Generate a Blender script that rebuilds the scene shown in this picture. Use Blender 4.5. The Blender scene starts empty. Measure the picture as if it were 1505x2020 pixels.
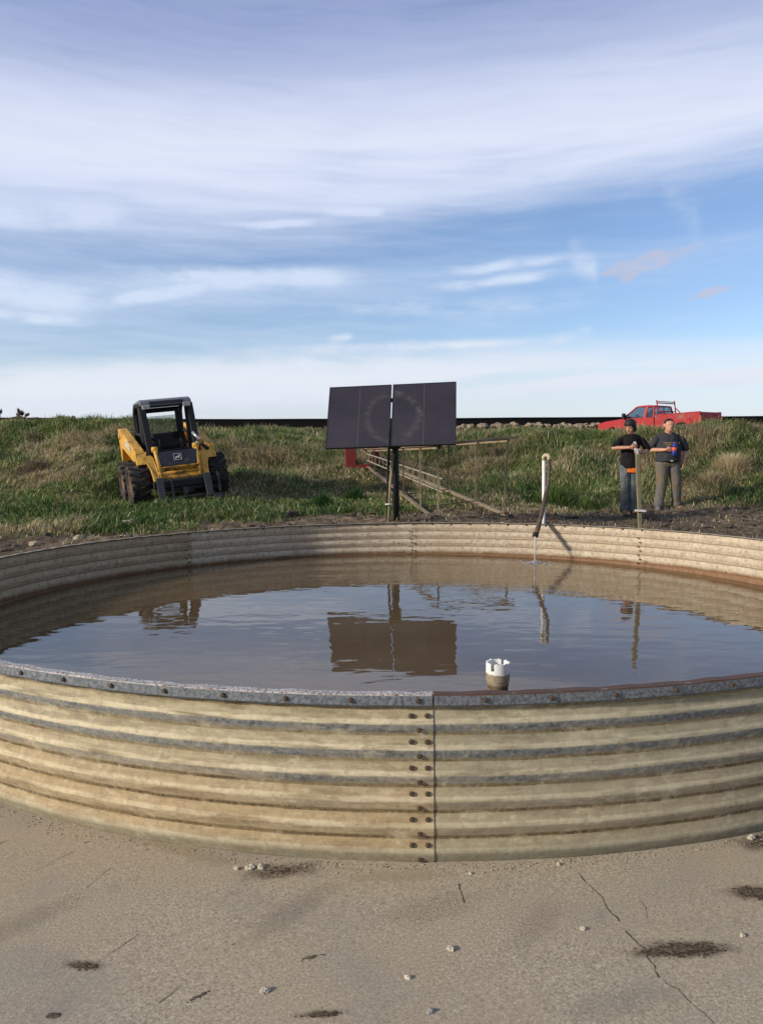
import bpy, bmesh, math, random
import numpy as np
from mathutils import Vector, Matrix

random.seed(7)
RNG = np.random.default_rng(11)
scene = bpy.context.scene
COL = scene.collection
PI = math.pi

# ------------------------------------------------------------------ camera
cam_data = bpy.data.cameras.new("camera")
cam = bpy.data.objects.new("camera", cam_data)
COL.objects.link(cam)
scene.camera = cam
cam_data.sensor_fit = 'VERTICAL'
cam_data.sensor_height = 36.0
cam_data.lens = 27.93
cam_data.clip_start = 0.05
cam_data.clip_end = 6000.0
EYE = Vector((0.0, 0.0, 1.505))
_p, _r = 0.0808, -0.0062
_up0 = Vector((0, math.sin(_p), math.cos(_p)))
_fw = Vector((0, math.cos(_p), -math.sin(_p)))
_rt = math.cos(_r) * Vector((1, 0, 0)) + math.sin(_r) * _up0
_up = -math.sin(_r) * Vector((1, 0, 0)) + math.cos(_r) * _up0
cam.matrix_world = Matrix(((_rt.x, _up.x, -_fw.x, EYE.x),
                           (_rt.y, _up.y, -_fw.y, EYE.y),
                           (_rt.z, _up.z, -_fw.z, EYE.z),
                           (0, 0, 0, 1)))

# ------------------------------------------------------------------ exposure
scene.view_settings.view_transform = 'Standard'
scene.view_settings.look = 'None'
scene.view_settings.exposure = 0.0
scene.view_settings.gamma = 1.0
scene.view_settings.use_curve_mapping = False
scene.cycles.max_bounces = 6
scene.cycles.transparent_max_bounces = 8
scene.cycles.caustics_reflective = False
scene.cycles.caustics_refractive = False

# ------------------------------------------------------------------ node helpers
class NT:
    """tiny wrapper round a node tree: every call makes one node and returns its first output"""
    def __init__(self, tree):
        self.t = tree
        self.l = tree.links
    def n(self, typ, ins=None, out=0, **props):
        nd = self.t.nodes.new(typ)
        for k, v in props.items():
            setattr(nd, k, v)
        for k, v in (ins or {}).items():
            s = nd.inputs[k]
            if isinstance(v, bpy.types.NodeSocket):
                self.l.new(v, s)
            else:
                if hasattr(s.default_value, '__len__') and not hasattr(v, '__len__'):
                    v = (v,) * len(s.default_value)
                if hasattr(s.default_value, '__len__') and len(s.default_value) == 4 and len(v) == 3:
                    v = (*v, 1.0)
                s.default_value = v
        return nd.outputs[out] if len(nd.outputs) > out else None
    def math(self, op, a, b=0.0, c=0.0, clamp=False):
        return self.n('ShaderNodeMath', {0: a, 1: b, 2: c}, operation=op, use_clamp=clamp)
    def mix(self, fac, a, b, blend='MIX'):
        return self.n('ShaderNodeMix', {0: fac, 6: a, 7: b}, out=2, data_type='RGBA', blend_type=blend)
    def noise(self, vec, scale, detail=4.0, rough=0.55, out=0):
        ins = {'Scale': scale, 'Detail': detail, 'Roughness': rough}
        if vec is not None:
            ins['Vector'] = vec
        return self.n('ShaderNodeTexNoise', ins, out=out)
    def voro(self, vec, scale, out=0, feature='F1'):
        return self.n('ShaderNodeTexVoronoi', {'Vector': vec, 'Scale': scale}, out=out, feature=feature)
    def mapping(self, vec, scale=(1, 1, 1), rot=(0, 0, 0), loc=(0, 0, 0)):
        return self.n('ShaderNodeMapping', {'Vector': vec, 'Location': loc, 'Rotation': rot, 'Scale': scale})
    def ramp(self, fac, stops, interp='LINEAR'):
        nd = self.t.nodes.new('ShaderNodeValToRGB')
        cr = nd.color_ramp
        cr.interpolation = interp
        while len(cr.elements) < len(stops):
            cr.elements.new(0.5)
        for e, (pos, c) in zip(cr.elements, stops):
            e.position = pos
            if not hasattr(c, '__len__'):
                c = (c, c, c)
            e.color = (*c[:3], 1.0)
        self.l.new(fac, nd.inputs[0])
        return nd.outputs[0]
    def rng(self, v, a, b, c=0.0, d=1.0, smooth=False):
        return self.n('ShaderNodeMapRange', {0: v, 1: a, 2: b, 3: c, 4: d},
                      interpolation_type='SMOOTHSTEP' if smooth else 'LINEAR')
    def bump(self, h, strength=0.5, dist=0.01, normal=None):
        ins = {'Height': h, 'Strength': strength, 'Distance': dist}
        if normal is not None:
            ins['Normal'] = normal
        return self.n('ShaderNodeBump', ins)
    def xyz(self, vec):
        nd = self.t.nodes.new('ShaderNodeSeparateXYZ')
        self.l.new(vec, nd.inputs[0])
        return nd.outputs
    def comb(self, x, y, z):
        return self.n('ShaderNodeCombineXYZ', {0: x, 1: y, 2: z})

def lin(r, g, b):
    """sRGB 0-255 to linear"""
    f = lambda v: (v / 255 / 12.92) if v / 255 <= 0.04045 else ((v / 255 + 0.055) / 1.055) ** 2.4
    return (f(r), f(g), f(b))

# ------------------------------------------------------------------ world: sky with cirrus
SUN_EL, SUN_BACK = math.radians(21), math.radians(24)
SUN_DIR = Vector((-math.cos(SUN_BACK) * math.cos(SUN_EL), -math.sin(SUN_BACK) * math.cos(SUN_EL), math.sin(SUN_EL)))
world = bpy.data.worlds.new("World")
scene.world = world
world.use_nodes = True
world.node_tree.nodes.clear()
W = NT(world.node_tree)
SKY_STRENGTH = 0.1
sky = W.n('ShaderNodeTexSky', sky_type='NISHITA', sun_disc=False, sun_elevation=SUN_EL,
          sun_rotation=math.atan2(SUN_DIR.x, SUN_DIR.y), altitude=300.0, air_density=1.0, dust_density=0.6, ozone_density=1.6)
wdir = W.n('ShaderNodeTexCoord')
wx, wy, wz = W.xyz(wdir)
hyp = W.math('SQRT', W.math('ADD', W.math('MULTIPLY', wx, wx), W.math('MULTIPLY', wy, wy)))
el = W.math('DIVIDE', wz, W.math('MAXIMUM', hyp, 0.02))        # tangent of the elevation
az = W.math('ARCTAN2', wx, wy)                                  # 0 straight ahead, + to the right
big = W.noise(W.comb(W.math('MULTIPLY', az, 1.6), W.math('MULTIPLY', el, 6.0), 3.1), 1.0, 3.0, 0.5)
tilt = W.math('MULTIPLY', az, -0.045)
elw = W.math('ADD', W.math('ADD', el, tilt), W.math('MULTIPLY', W.math('SUBTRACT', big, 0.5), 0.075))
# cover by elevation of the cloud sheets
cover = W.ramp(elw, [(0.0, .62), (.05, .66), (.085, .80), (.108, .54), (.128, .25), (.165, .18), (.192, .40), (.212, .46),
                     (.235, .26), (.262, .26), (.285, .46), (.305, .70), (.35, .93), (.40, .90), (.45, .78), (.52, .70), (.66, .54), (.85, .48), (1.0, .45)])
# the sheets are thicker to the left below the main deck
low = W.math('MULTIPLY', W.rng(el, .02, .10, 0, 1), W.rng(el, .34, .26, 0, 1))
cover2 = W.math('ADD', cover, W.math('MULTIPLY', W.math('MULTIPLY', W.math('ADD', az, -0.02), -0.45), low))
# long wind-drawn streaks
warp = W.noise(W.comb(W.math('MULTIPLY', az, 2.2), W.math('MULTIPLY', el, 9.0), 9.4), 1.0, 3.0, 0.55)
sv = W.comb(W.math('MULTIPLY', az, 2.4), W.math('ADD', W.math('MULTIPLY', W.math('ADD', el, W.math('MULTIPLY', az, -0.05)), 34.0), W.math('MULTIPLY', warp, 2.4)), 0.7)
streak = W.noise(sv, 1.0, 7.0, 0.58)
sv2 = W.comb(W.math('MULTIPLY', az, 7.0), W.math('ADD', W.math('MULTIPLY', W.math('ADD', el, W.math('MULTIPLY', az, 0.07)), 95.0), W.math('MULTIPLY', warp, 6.0)), 5.7)
fine = W.noise(sv2, 1.0, 6.0, 0.62)
puff = W.noise(W.comb(W.math('ADD', W.math('MULTIPLY', az, 7.0), W.math('MULTIPLY', warp, 1.5)), W.math('MULTIPLY', el, 20.0), 1.7), 1.0, 6.0, 0.6)
dens = W.math('ADD', cover2, W.math('MULTIPLY', W.math('SUBTRACT', streak, 0.5), 0.62))
dens = W.math('ADD', dens, W.math('MULTIPLY', W.math('SUBTRACT', fine, 0.5), 0.30))
dens = W.math('ADD', dens, W.math('MULTIPLY', W.math('SUBTRACT', puff, 0.5), 0.34))
# a few separate wisps: (azimuth, elevation) of both ends, half width, strength
brk = W.noise(W.comb(W.math('MULTIPLY', az, 14.0), W.math('MULTIPLY', el, 30.0), 4.2), 1.0, 5.0, 0.6)
wob = W.math('MULTIPLY', W.math('SUBTRACT', W.noise(W.comb(W.math('MULTIPLY', az, 6.0), W.math('MULTIPLY', el, 6.0), 8.8), 1.0, 3.0, 0.5), 0.5), 0.022)
for a0, e0, a1, e1, wd, st in [
        (-.5, .0686, .1312, .0922, .0239, .42), (.0967, .0697, .52, .0875, .0055, .75), (.0749, .2154, .2337, .2257, .0045, .6),
        (.0559, .1967, .2127, .2062, .0045, .6), (.2242, .2359, .2656, .1988, .017, .35), (-.1955, .2717, -.0768, .2732, .0034, .6),
        (-.3304, .2043, -.019, .209, .0105, .6), (-.3517, .1662, -.2099, .1927, .005, .6), (-.50, .1883, -.3322, .1692, .015, .5),
        (-.1184, .1728, .3097, .1724, .0091, .38), (-.1684, .1193, .2079, .1311, .0045, .42), (-.50, .2575, -.2951, .2717, .0112, .4),
        (-.0679, .2863, .007, .287, .0034, .45), (-.5, .1575, -.3385, .149, .0042, .5), (-.0689, .1327, -.032, .1379, .004, .4),
        (.2041, .1283, .2637, .14, .007, .3), (.3295, .2924, .3796, .2526, .0154, .28)]:
    t = W.math('DIVIDE', W.math('SUBTRACT', az, a0), a1 - a0)
    line = W.math('ADD', W.math('MULTIPLY', t, e1 - e0), e0)
    dd = W.math('ABSOLUTE', W.math('ADD', W.math('SUBTRACT', el, line), wob))
    mk = W.math('MULTIPLY', W.rng(dd, 0.0, wd * 2.1, 1, 0, True), W.math('MULTIPLY', W.rng(t, -.05, .35, 0, 1, True), W.rng(t, 1.05, .75, 0, 1, True)))
    dens = W.math('ADD', dens, W.math('MULTIPLY', mk, W.math('MULTIPLY', W.rng(brk, .30, .62, .05, 1.0), st)))
dens = W.rng(dens, 0.05, 0.98, 0.0, 0.97, True)
ccol = W.ramp(W.math('ADD', elw, W.math('MULTIPLY', W.math('SUBTRACT', streak, 0.5), 0.10)),
              [(0.0, lin(214, 223, 240)), (.09, lin(232, 237, 247)), (.2, lin(210, 225, 248)), (.30, lin(212, 223, 248)), (.36, lin(226, 233, 252)),
               (.41, lin(212, 221, 246)), (.46, lin(184, 196, 230)), (.52, lin(164, 178, 219)), (.70, lin(160, 173, 210)), (1.0, lin(154, 166, 200))])
cscale = W.n('ShaderNodeVectorMath', {0: ccol, 3: 1.0 / SKY_STRENGTH}, operation='SCALE')
skyt = W.mix(1.0, sky, (1.28, 1.34, 1.56), 'MULTIPLY')
final = W.mix(dens, skyt, cscale)
# two small warm-grey fair weather puffs low on the right
for a_, e_, ra, re_ in ((.317, .2147, .060, .0135), (.3865, .1750, .028, .007), (.298, .199, .014, .006)):
    ua = W.math('DIVIDE', W.math('SUBTRACT', az, a_), ra)
    ue = W.math('DIVIDE', W.math('SUBTRACT', W.math('SUBTRACT', el, e_), W.math('MULTIPLY', W.math('SUBTRACT', az, a_), .22)), re_)
    rr = W.math('ADD', W.math('ADD', W.math('MULTIPLY', ua, ua), W.math('MULTIPLY', ue, ue)), W.math('MULTIPLY', W.math('SUBTRACT', W.noise(W.comb(W.math('MULTIPLY', az, 45.0), W.math('MULTIPLY', el, 80.0), 2.2), 1.0, 5.0, .6), .5), 2.6))
    pk = W.math('MULTIPLY', W.rng(rr, 1.0, -.1, 0, 1, True), .62)
    final = W.mix(pk, final, tuple(k / SKY_STRENGTH for k in lin(201, 196, 212)))
bg = W.n('ShaderNodeBackground', {'Color': final, 'Strength': SKY_STRENGTH})
W.n('ShaderNodeOutputWorld', {'Surface': bg})

# ------------------------------------------------------------------ sun
sun_data = bpy.data.lights.new("sun", 'SUN')
sun_data.energy = 4.5
sun_data.angle = math.radians(5.0)
sun_data.color = (1.0, 0.94, 0.85)
sun = bpy.data.objects.new("sun", sun_data)
COL.objects.link(sun)
sun.location = SUN_DIR * 60
sun.rotation_euler = SUN_DIR.to_track_quat('Z', 'Y').to_euler()
# ------------------------------------------------------------------ object helpers
def props(o, label=None, cat=None, group=None, kind=None):
    if label: o['label'] = label
    if cat: o['category'] = cat
    if group: o['group'] = group
    if kind: o['kind'] = kind
    return o

def empty(name, loc=(0, 0, 0), rot=(0, 0, 0), label=None, cat=None, group=None):
    o = bpy.data.objects.new(name, None)
    o.empty_display_size = 0.2
    COL.objects.link(o)
    o.location = loc
    o.rotation_euler = rot
    return props(o, label, cat, group)

def copy_tree(o, parent=None):
    c = o.copy()
    COL.objects.link(c)
    c.parent = parent
    if parent is not None:
        c.matrix_parent_inverse = o.matrix_parent_inverse.copy()
    for ch in list(o.children):
        copy_tree(ch, c)
    return c

class MB:
    """collects shapes in a bmesh and links them as ONE mesh object"""
    def __init__(self):
        self.b = bmesh.new()
    def _xf(self, vs, M):
        for v in vs:
            v.co = M @ v.co
    def box(self, c, s, rot=None, bevel=0.0, taper=None):
        r = bmesh.ops.create_cube(self.b, size=1.0)
        vs = r['verts']
        for v in vs:
            v.co = Vector((v.co.x * s[0], v.co.y * s[1], v.co.z * s[2]))
            if taper and v.co.z > 0:
                v.co.x *= taper; v.co.y *= taper
        if bevel > 0:
            es = list({e for v in vs for e in v.link_edges})
            rr = bmesh.ops.bevel(self.b, geom=es, offset=bevel, segments=2, profile=0.5, affect='EDGES')
            vs = list({v for f in rr['faces'] for v in f.verts} | {v for v in vs if v.is_valid})
        M = Matrix.Translation(Vector(c))
        if rot is not None:
            M = M @ (rot.to_4x4() if isinstance(rot, Matrix) else Matrix.Rotation(rot[2], 4, 'Z') @ Matrix.Rotation(rot[1], 4, 'Y') @ Matrix.Rotation(rot[0], 4, 'X'))
        self._xf(vs, M)
        return self
    def bar(self, a, b, w, h=None, up=(0, 0, 1)):
        a, b = Vector(a), Vector(b)
        d = (b - a)
        L = d.length
        z = d.normalized()
        x = Vector(up).cross(z)
        if x.length < 1e-3:
            x = Vector((1, 0, 0)).cross(z)
        x.normalize()
        y = z.cross(x)
        R = Matrix((x, y, z)).transposed()
        return self.box((a + b) / 2, (w, h or w, L), R)
    def tube(self, pts, r, seg=10, cap=True):
        pts = [Vector(p) for p in pts]
        rs = r if hasattr(r, '__len__') else [r] * len(pts)
        rings = []
        prev = None
        for i, p in enumerate(pts):
            t = (pts[min(i + 1, len(pts) - 1)] - pts[max(i - 1, 0)]).normalized()
            if prev is None:
                x = t.orthogonal().normalized()
            else:
                x = (prev - t * prev.dot(t)).normalized()
            prev = x
            y = t.cross(x)
            rings.append([self.b.verts.new(p + rs[i] * (math.cos(2 * PI * k / seg) * x + math.sin(2 * PI * k / seg) * y)) for k in range(seg)])
        for a, b in zip(rings, rings[1:]):
            for k in range(seg):
                f = self.b.faces.new((a[k], a[(k + 1) % seg], b[(k + 1) % seg], b[k]))
                f.smooth = True
        if cap:
            self.b.faces.new(list(reversed(rings[0])))
            self.b.faces.new(rings[-1])
        return self
    def lathe(self, prof, M=None, seg=24, closed=False):
        """prof: list of (radius, height) turned round local Z"""
        M = M or Matrix.Identity(4)
        rings = [[self.b.verts.new(M @ Vector((r * math.cos(2 * PI * k / seg), r * math.sin(2 * PI * k / seg), h))) for k in range(seg)] for r, h in prof]
        pairs = list(zip(rings, rings[1:]))
        if closed:
            pairs.append((rings[-1], rings[0]))
        for a, b in pairs:
            for k in range(seg):
                f = self.b.faces.new((a[k], a[(k + 1) % seg], b[(k + 1) % seg], b[k]))
                f.smooth = True
        if not closed:
            self.b.faces.new(list(reversed(rings[0])))
            self.b.faces.new(rings[-1])
        return self
    def prism(self, poly, a, b, axis='y', M=None):
        """poly: 2-D outline; extruded from a to b along axis (x: poly is (y,z), y: poly is (x,z), z: poly is (x,y))"""
        def co(p, t):
            v = {'x': (t, p[0], p[1]), 'y': (p[0], t, p[1]), 'z': (p[0], p[1], t)}[axis]
            return M @ Vector(v) if M else Vector(v)
        A = [self.b.verts.new(co(p, a)) for p in poly]
        B = [self.b.verts.new(co(p, b)) for p in poly]
        n = len(poly)
        self.b.faces.new(A)
        self.b.faces.new(list(reversed(B)))
        for k in range(n):
            self.b.faces.new((A[k], B[k], B[(k + 1) % n], A[(k + 1) % n]))
        return self
    def blob(self, c, s, sub=2, amp=0.25, freq=1.6, seed=0, flat=False, smooth=False):
        r = bmesh.ops.create_icosphere(self.b, subdivisions=sub, radius=1.0)
        o = Vector((seed * 3.17, seed * 1.31, seed * 2.71))
        from mathutils import noise as mn
        for v in r['verts']:
            n = mn.noise(v.co * freq + o) * amp + mn.noise(v.co * freq * 2.7 + o) * amp * 0.4
            v.co = v.co * (1 + n)
            if flat and v.co.z < -0.35:
                v.co.z = -0.35
            v.co = Vector((v.co.x * s[0] + c[0], v.co.y * s[1] + c[1], v.co.z * s[2] + c[2]))
        if smooth:
            for v in r['verts']:
                for f in v.link_faces:
                    f.smooth = True
        return self
    def capsule(self, a, ra, b, rb, seg=14, sq=None):
        a, b = Vector(a), Vector(b)
        d = b - a
        L = d.length
        t = d.normalized() if L > 1e-6 else Vector((0, 0, 1))
        q = Vector((0, 0, 1)).rotation_difference(t).to_matrix().to_4x4()
        M = Matrix.Translation(a) @ q
        prof = []
        for k in range(6):
            th = -PI / 2 + (k + 0.35) / 6 * PI / 2
            prof.append((ra * math.cos(th), ra * math.sin(th)))
        prof.append((ra, 0)); prof.append((rb, L))
        for k in range(6):
            th = (k + 0.65) / 6 * PI / 2
            prof.append((rb * math.cos(th), L + rb * math.sin(th)))
        n0 = len(self.b.verts)
        self.lathe(prof, M, seg)
        if sq:
            self.b.verts.ensure_lookup_table()
            m = (a + b) / 2
            for v in self.b.verts[n0:]:
                v.co = Vector((m.x + (v.co.x - m.x) * sq[0], m.y + (v.co.y - m.y) * sq[1], v.co.z))
        return self
    def build(self, name, mat, parent=None, smooth=None, bevel=0.0, autosmooth=None):
        bmesh.ops.recalc_face_normals(self.b, faces=self.b.faces[:])
        me = bpy.data.meshes.new(name)
        self.b.to_mesh(me)
        self.b.free()
        o = bpy.data.objects.new(name, me)
        COL.objects.link(o)
        for m in (mat if isinstance(mat, (list, tuple)) else [mat]):
            me.materials.append(m)
        if smooth is not None:
            me.polygons.foreach_set('use_smooth', [smooth] * len(me.polygons))
        if parent is not None:
            o.parent = parent
        if bevel > 0:
            md = o.modifiers.new('edge', 'BEVEL')
            md.width = bevel; md.segments = 2; md.limit_method = 'ANGLE'; md.angle_limit = math.radians(40)
        return o

def mesh_np(name, verts, faces_flat, loop_tot, mat, parent=None, smooth=False, color=None):
    """fast mesh from numpy arrays"""
    me = bpy.data.meshes.new(name)
    nv = len(verts)
    me.vertices.add(nv)
    me.vertices.foreach_set('co', np.ascontiguousarray(verts, dtype=np.float32).ravel())
    me.loops.add(len(faces_flat))
    me.loops.foreach_set('vertex_index', np.ascontiguousarray(faces_flat, dtype=np.int32))
    me.polygons.add(len(loop_tot))
    st = np.concatenate(([0], np.cumsum(loop_tot)[:-1])).astype(np.int32)
    me.polygons.foreach_set('loop_start', st)
    me.polygons.foreach_set('loop_total', np.asarray(loop_tot, dtype=np.int32))
    if smooth:
        me.polygons.foreach_set('use_smooth', np.ones(len(loop_tot), dtype=bool))
    me.update(calc_edges=True)
    if color is not None:
        ca = me.color_attributes.new('col', 'FLOAT_COLOR', 'POINT')
        c4 = np.ones((nv, 4), dtype=np.float32)
        c4[:, :3] = color
        ca.data.foreach_set('color', c4.ravel())
    o = bpy.data.objects.new(name, me)
    COL.objects.link(o)
    if mat:
        me.materials.append(mat)
    if parent is not None:
        o.parent = parent
    return o

def grid_faces(nx, ny):
    i = np.arange(nx - 1)[None, :] + np.arange(ny - 1)[:, None] * nx
    q = np.stack([i, i + 1, i + 1 + nx, i + nx], -1).reshape(-1, 4)
    return q.ravel(), np.full(len(q), 4)

# value noise on a lattice (for terrain and planting)
_LAT = RNG.random((256, 256))
def vnoise(x, y, f, s=0):
    x = np.asarray(x, float) * f + 37.2 * s + 500; y = np.asarray(y, float) * f + 91.7 * s + 500
    xi = np.floor(x).astype(int); yi = np.floor(y).astype(int)
    fx = x - xi; fy = y - yi
    fx = fx * fx * (3 - 2 * fx); fy = fy * fy * (3 - 2 * fy)
    g = lambda a, b: _LAT[a % 256, b % 256]
    return (g(xi, yi) * (1 - fx) + g(xi + 1, yi) * fx) * (1 - fy) + (g(xi, yi + 1) * (1 - fx) + g(xi + 1, yi + 1) * fx) * fy
def fbm(x, y, f, s=0, o=4):
    r = 0; a = 0.5; t = 0
    for k in range(o):
        r = r + a * vnoise(x, y, f * 2 ** k, s + k); t += a; a *= 0.5
    return r / t

# ------------------------------------------------------------------ materials
def mat_new(name):
    m = bpy.data.materials.new(name)
    m.use_nodes = True
    m.node_tree.nodes.clear()
    return m, NT(m.node_tree)
def finish(T, col, rough=0.6, metal=0.0, normal=None, spec=0.5, **kw):
    ins = {'Base Color': col, 'Roughness': rough, 'Metallic': metal, 'Specular IOR Level': spec}
    if normal is not None: ins['Normal'] = normal
    ins.update(kw)
    b = T.n('ShaderNodeBsdfPrincipled', ins)
    T.n('ShaderNodeOutputMaterial', {'Surface': b})
    return b
def obj_vec(T):
    return T.n('ShaderNodeTexCoord', out=3)
def plain(name, col, rough=0.6, metal=0.0, var=0.25, scale=8.0, bump=0.15, dirt=None, dirt_amt=0.0, spec=0.4):
    """paint / plastic / cloth with cloudy tone variation, grime patches and a little surface grain"""
    m, T = mat_new(name)
    v = obj_vec(T)
    n1 = T.noise(v, scale, 5.0, 0.6)
    k = T.rng(n1, 0.3, 0.7, 1 - var, 1 + var)
    c = T.n('ShaderNodeVectorMath', {0: T.mix(0.0, col, col), 3: k}, operation='SCALE')
    if dirt is not None:
        n2 = T.noise(v, scale * 0.7, 6.0, 0.68)
        c = T.mix(T.rng(n2, 0.62 - dirt_amt * 0.35, 0.74 - dirt_amt * 0.2, 0, 0.9, True), c, dirt)
    nrm = T.bump(T.noise(v, scale * 9, 4.0, 0.6), bump, 0.004) if bump else None
    finish(T, c, T.rng(n1, 0.3, 0.7, max(rough - 0.1, 0.03), min(rough + 0.12, 1.0)), metal, nrm, spec)
    return m
# ------------------------------------------------------------------ terrain
TCX, TCY, TR = 0.2536, 6.2673, 3.56          # stock tank centre and radius
TLX, TLY = 0.0055, -0.0104                    # fall of the slab
def slab_z(x, y):
    return TLX * (x - TCX) + TLY * (y - TCY)
_KY = np.array([-50, 8.5, 10.5, 12.8, 14.6, 16.1, 17.5, 19, 20.5, 22, 24, 26.5, 30, 42, 54, 58.5, 62, 75, 3000.])
_KL = np.array([-.1, -.1, .08, .26, .40, .55, .86, 1.24, 1.66, 2.06, 2.16, 1.8, 1.5, 1.6, 2.6, 2.95, 3.15, 3.2, 3.2])   # x = -9
_KC = np.array([-.1, -.1, .10, .29, .33, .42, .55, .78, 1.08, 1.45, 1.78, 1.70, 1.40, 1.40, 2.35, 2.80, 3.0, 3.1, 3.1])  # x = 0
_KR = np.array([-.1, -.1, .06, .18, .20, .25, .58, 1.05, 1.48, 1.72, 1.70, 1.6, 1.54, 1.56, 2.35, 2.80, 3.0, 3.1, 3.1])   # x = 6
def ground_base(x, y):
    x = np.asarray(x, float); y = np.asarray(y, float)
    l = np.interp(y, _KY, _KL); c = np.interp(y, _KY, _KC); r = np.interp(y, _KY, _KR)
    s = lambda t: np.clip(t, 0, 1) ** 2 * (3 - 2 * np.clip(t, 0, 1))
    a = s((-x - 1.0) / 6.0); b = s((x - 0.5) / 4.5)
    z = c + (l - c) * a + (r - c) * b
    z = z + 0.42 * np.exp(-(((x - 8.9) / 1.5) ** 2 + ((y - 20.5) / 2.0) ** 2))          # hummock on the right
    z = z + 0.25 * s((-x - 12) / 14) * s((y - 17) / 8)                                    # bank climbs to the left
    z = z + .10 * np.exp(-(((x - 11.9) / 4) ** 2 + ((y - 34.4) / 4) ** 2))
    z = z + 0.5 * s((-x - 14) / 14) * s((y - 50) / 10)
    return z
SKX, SKY_, SKZ, SKT = -4.25, 16.35, .50, math.tan(math.radians(6.0))
SKF = (math.cos(math.radians(-64)), math.sin(math.radians(-64)))
SKL = (-SKF[1], SKF[0])
def ground_z(x, y):
    x = np.asarray(x, float); y = np.asarray(y, float)
    z = ground_base(x, y)
    sl = np.clip((y - 15.5) / 3, 0, 1)
    lump = (fbm(x, y, 0.55, 3, 3) - 0.5) * (0.12 + 0.46 * sl)
    rough = (fbm(x, y, 1.7, 9, 4) - 0.5) * (0.12 + 0.30 * sl)
    mud = (fbm(x, y, 5.5, 21, 3) - 0.5) * 0.13 * np.clip(1 - sl, 0, 1)
    far = np.clip((y - 100) / 100, 0, 1)
    near = np.clip((y - 10.0) / 1.5, 0, 1)
    z = z + (lump + rough + mud) * (1 - far) * near
    # the loader stands across the slope on a trodden patch
    u = (x - SKX) * SKF[0] + (y - SKY_) * SKF[1]; w = (x - SKX) * SKL[0] + (y - SKY_) * SKL[1]
    k = np.clip(1.9 - np.hypot(u / 1.1, w / 1.1), 0, 1) ; k = k * k * (3 - 2 * k)
    return z * (1 - k) + (SKZ + SKT * w + rough * .4) * k
def gz(x, y):
    return float(ground_z(np.array([x]), np.array([y]))[0])
def grass_edge(x):
    """distance at which the grass starts behind the bare strip round the tank"""
    return np.interp(x, [-9, -5.5, -4.2, -2.2, -0.8, 0.6, 2.2, 3.4, 4.3, 5.2, 6.5, 9, 12],
                     [12.0, 11.9, 12.1, 13.2, 14.2, 14.5, 14.8, 15.0, 15.5, 16.3, 16.0, 15.9, 15.9])

def axis(parts):
    o = []
    for a, b, s in parts:
        o.append(np.arange(a, b, s))
    return np.unique(np.concatenate(o).round(4))
gx = axis([(-3000, -200, 400), (-200, -40, 20), (-40, -16, 1.0), (-16, 16, 0.14), (16, 40, 1.0), (40, 200, 20), (200, 3001, 400)])
gy = axis([(-40, 8, 4.0), (8, 9.6, 0.4), (9.6, 18, 0.07), (18, 26, 0.14), (26, 66, 0.8), (66, 200, 12), (200, 3001, 400)])
GX, GY = np.meshgrid(gx, gy)
GZ = ground_z(GX, GY)
ff, lt = grid_faces(len(gx), len(gy))

mg, T = mat_new('soil')
v = obj_vec(T)
px, py, pz = T.xyz(v)
n1 = T.noise(v, 1.1, 6.0, 0.62)
n2 = T.noise(v, 7.0, 6.0, 0.68)
n3 = T.noise(v, 38.0, 5.0, 0.7)
soil = T.ramp(n2, [(0.30, lin(62, 50, 40)), (0.45, lin(98, 82, 65)), (0.57, lin(128, 110, 88)), (0.70, lin(168, 150, 122))])
soil = T.mix(T.rng(n1, 0.42, 0.62, 0, 0.55, True), soil, lin(74, 62, 50))
grit = T.rng(T.voro(v, 26.0), 0.0, 0.22, 1, 0)
soil = T.mix(T.math('MULTIPLY', grit, T.rng(n1, .5, .6, 0, .5)), soil, lin(178, 164, 138))
turf = T.ramp(n2, [(0.3, lin(52, 58, 30)), (0.5, lin(78, 80, 44)), (0.64, lin(112, 102, 64)), (0.78, lin(138, 122, 82))])
green = T.n('ShaderNodeVertexColor', layer_name='turf')
gcol = T.mix(T.xyz(green)[0], soil, turf)
hgt = T.math('ADD', T.math('MULTIPLY', n2, 0.7), T.math('MULTIPLY', n3, 0.3))
finish(T, gcol, 0.95, 0.0, T.bump(hgt, 0.9, 0.05), 0.15)
ground = mesh_np('ground', np.stack([GX.ravel(), GY.ravel(), GZ.ravel()], 1), ff, lt, mg, smooth=True)
props(ground, kind='structure')
ed = grass_edge(GX) + (fbm(GX, GY, 0.9, 40, 3) - 0.5) * 1.6
tv = np.clip((GY - ed) / 0.5, 0, 1)
tv = np.where(GY > 40, 1, tv)
ca = ground.data.color_attributes.new('turf', 'FLOAT_COLOR', 'POINT')
c4 = np.ones((tv.size, 4), dtype=np.float32); c4[:, 0] = tv.ravel(); c4[:, 1] = 0; c4[:, 2] = 0
ca.data.foreach_set('color', c4.ravel())

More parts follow.
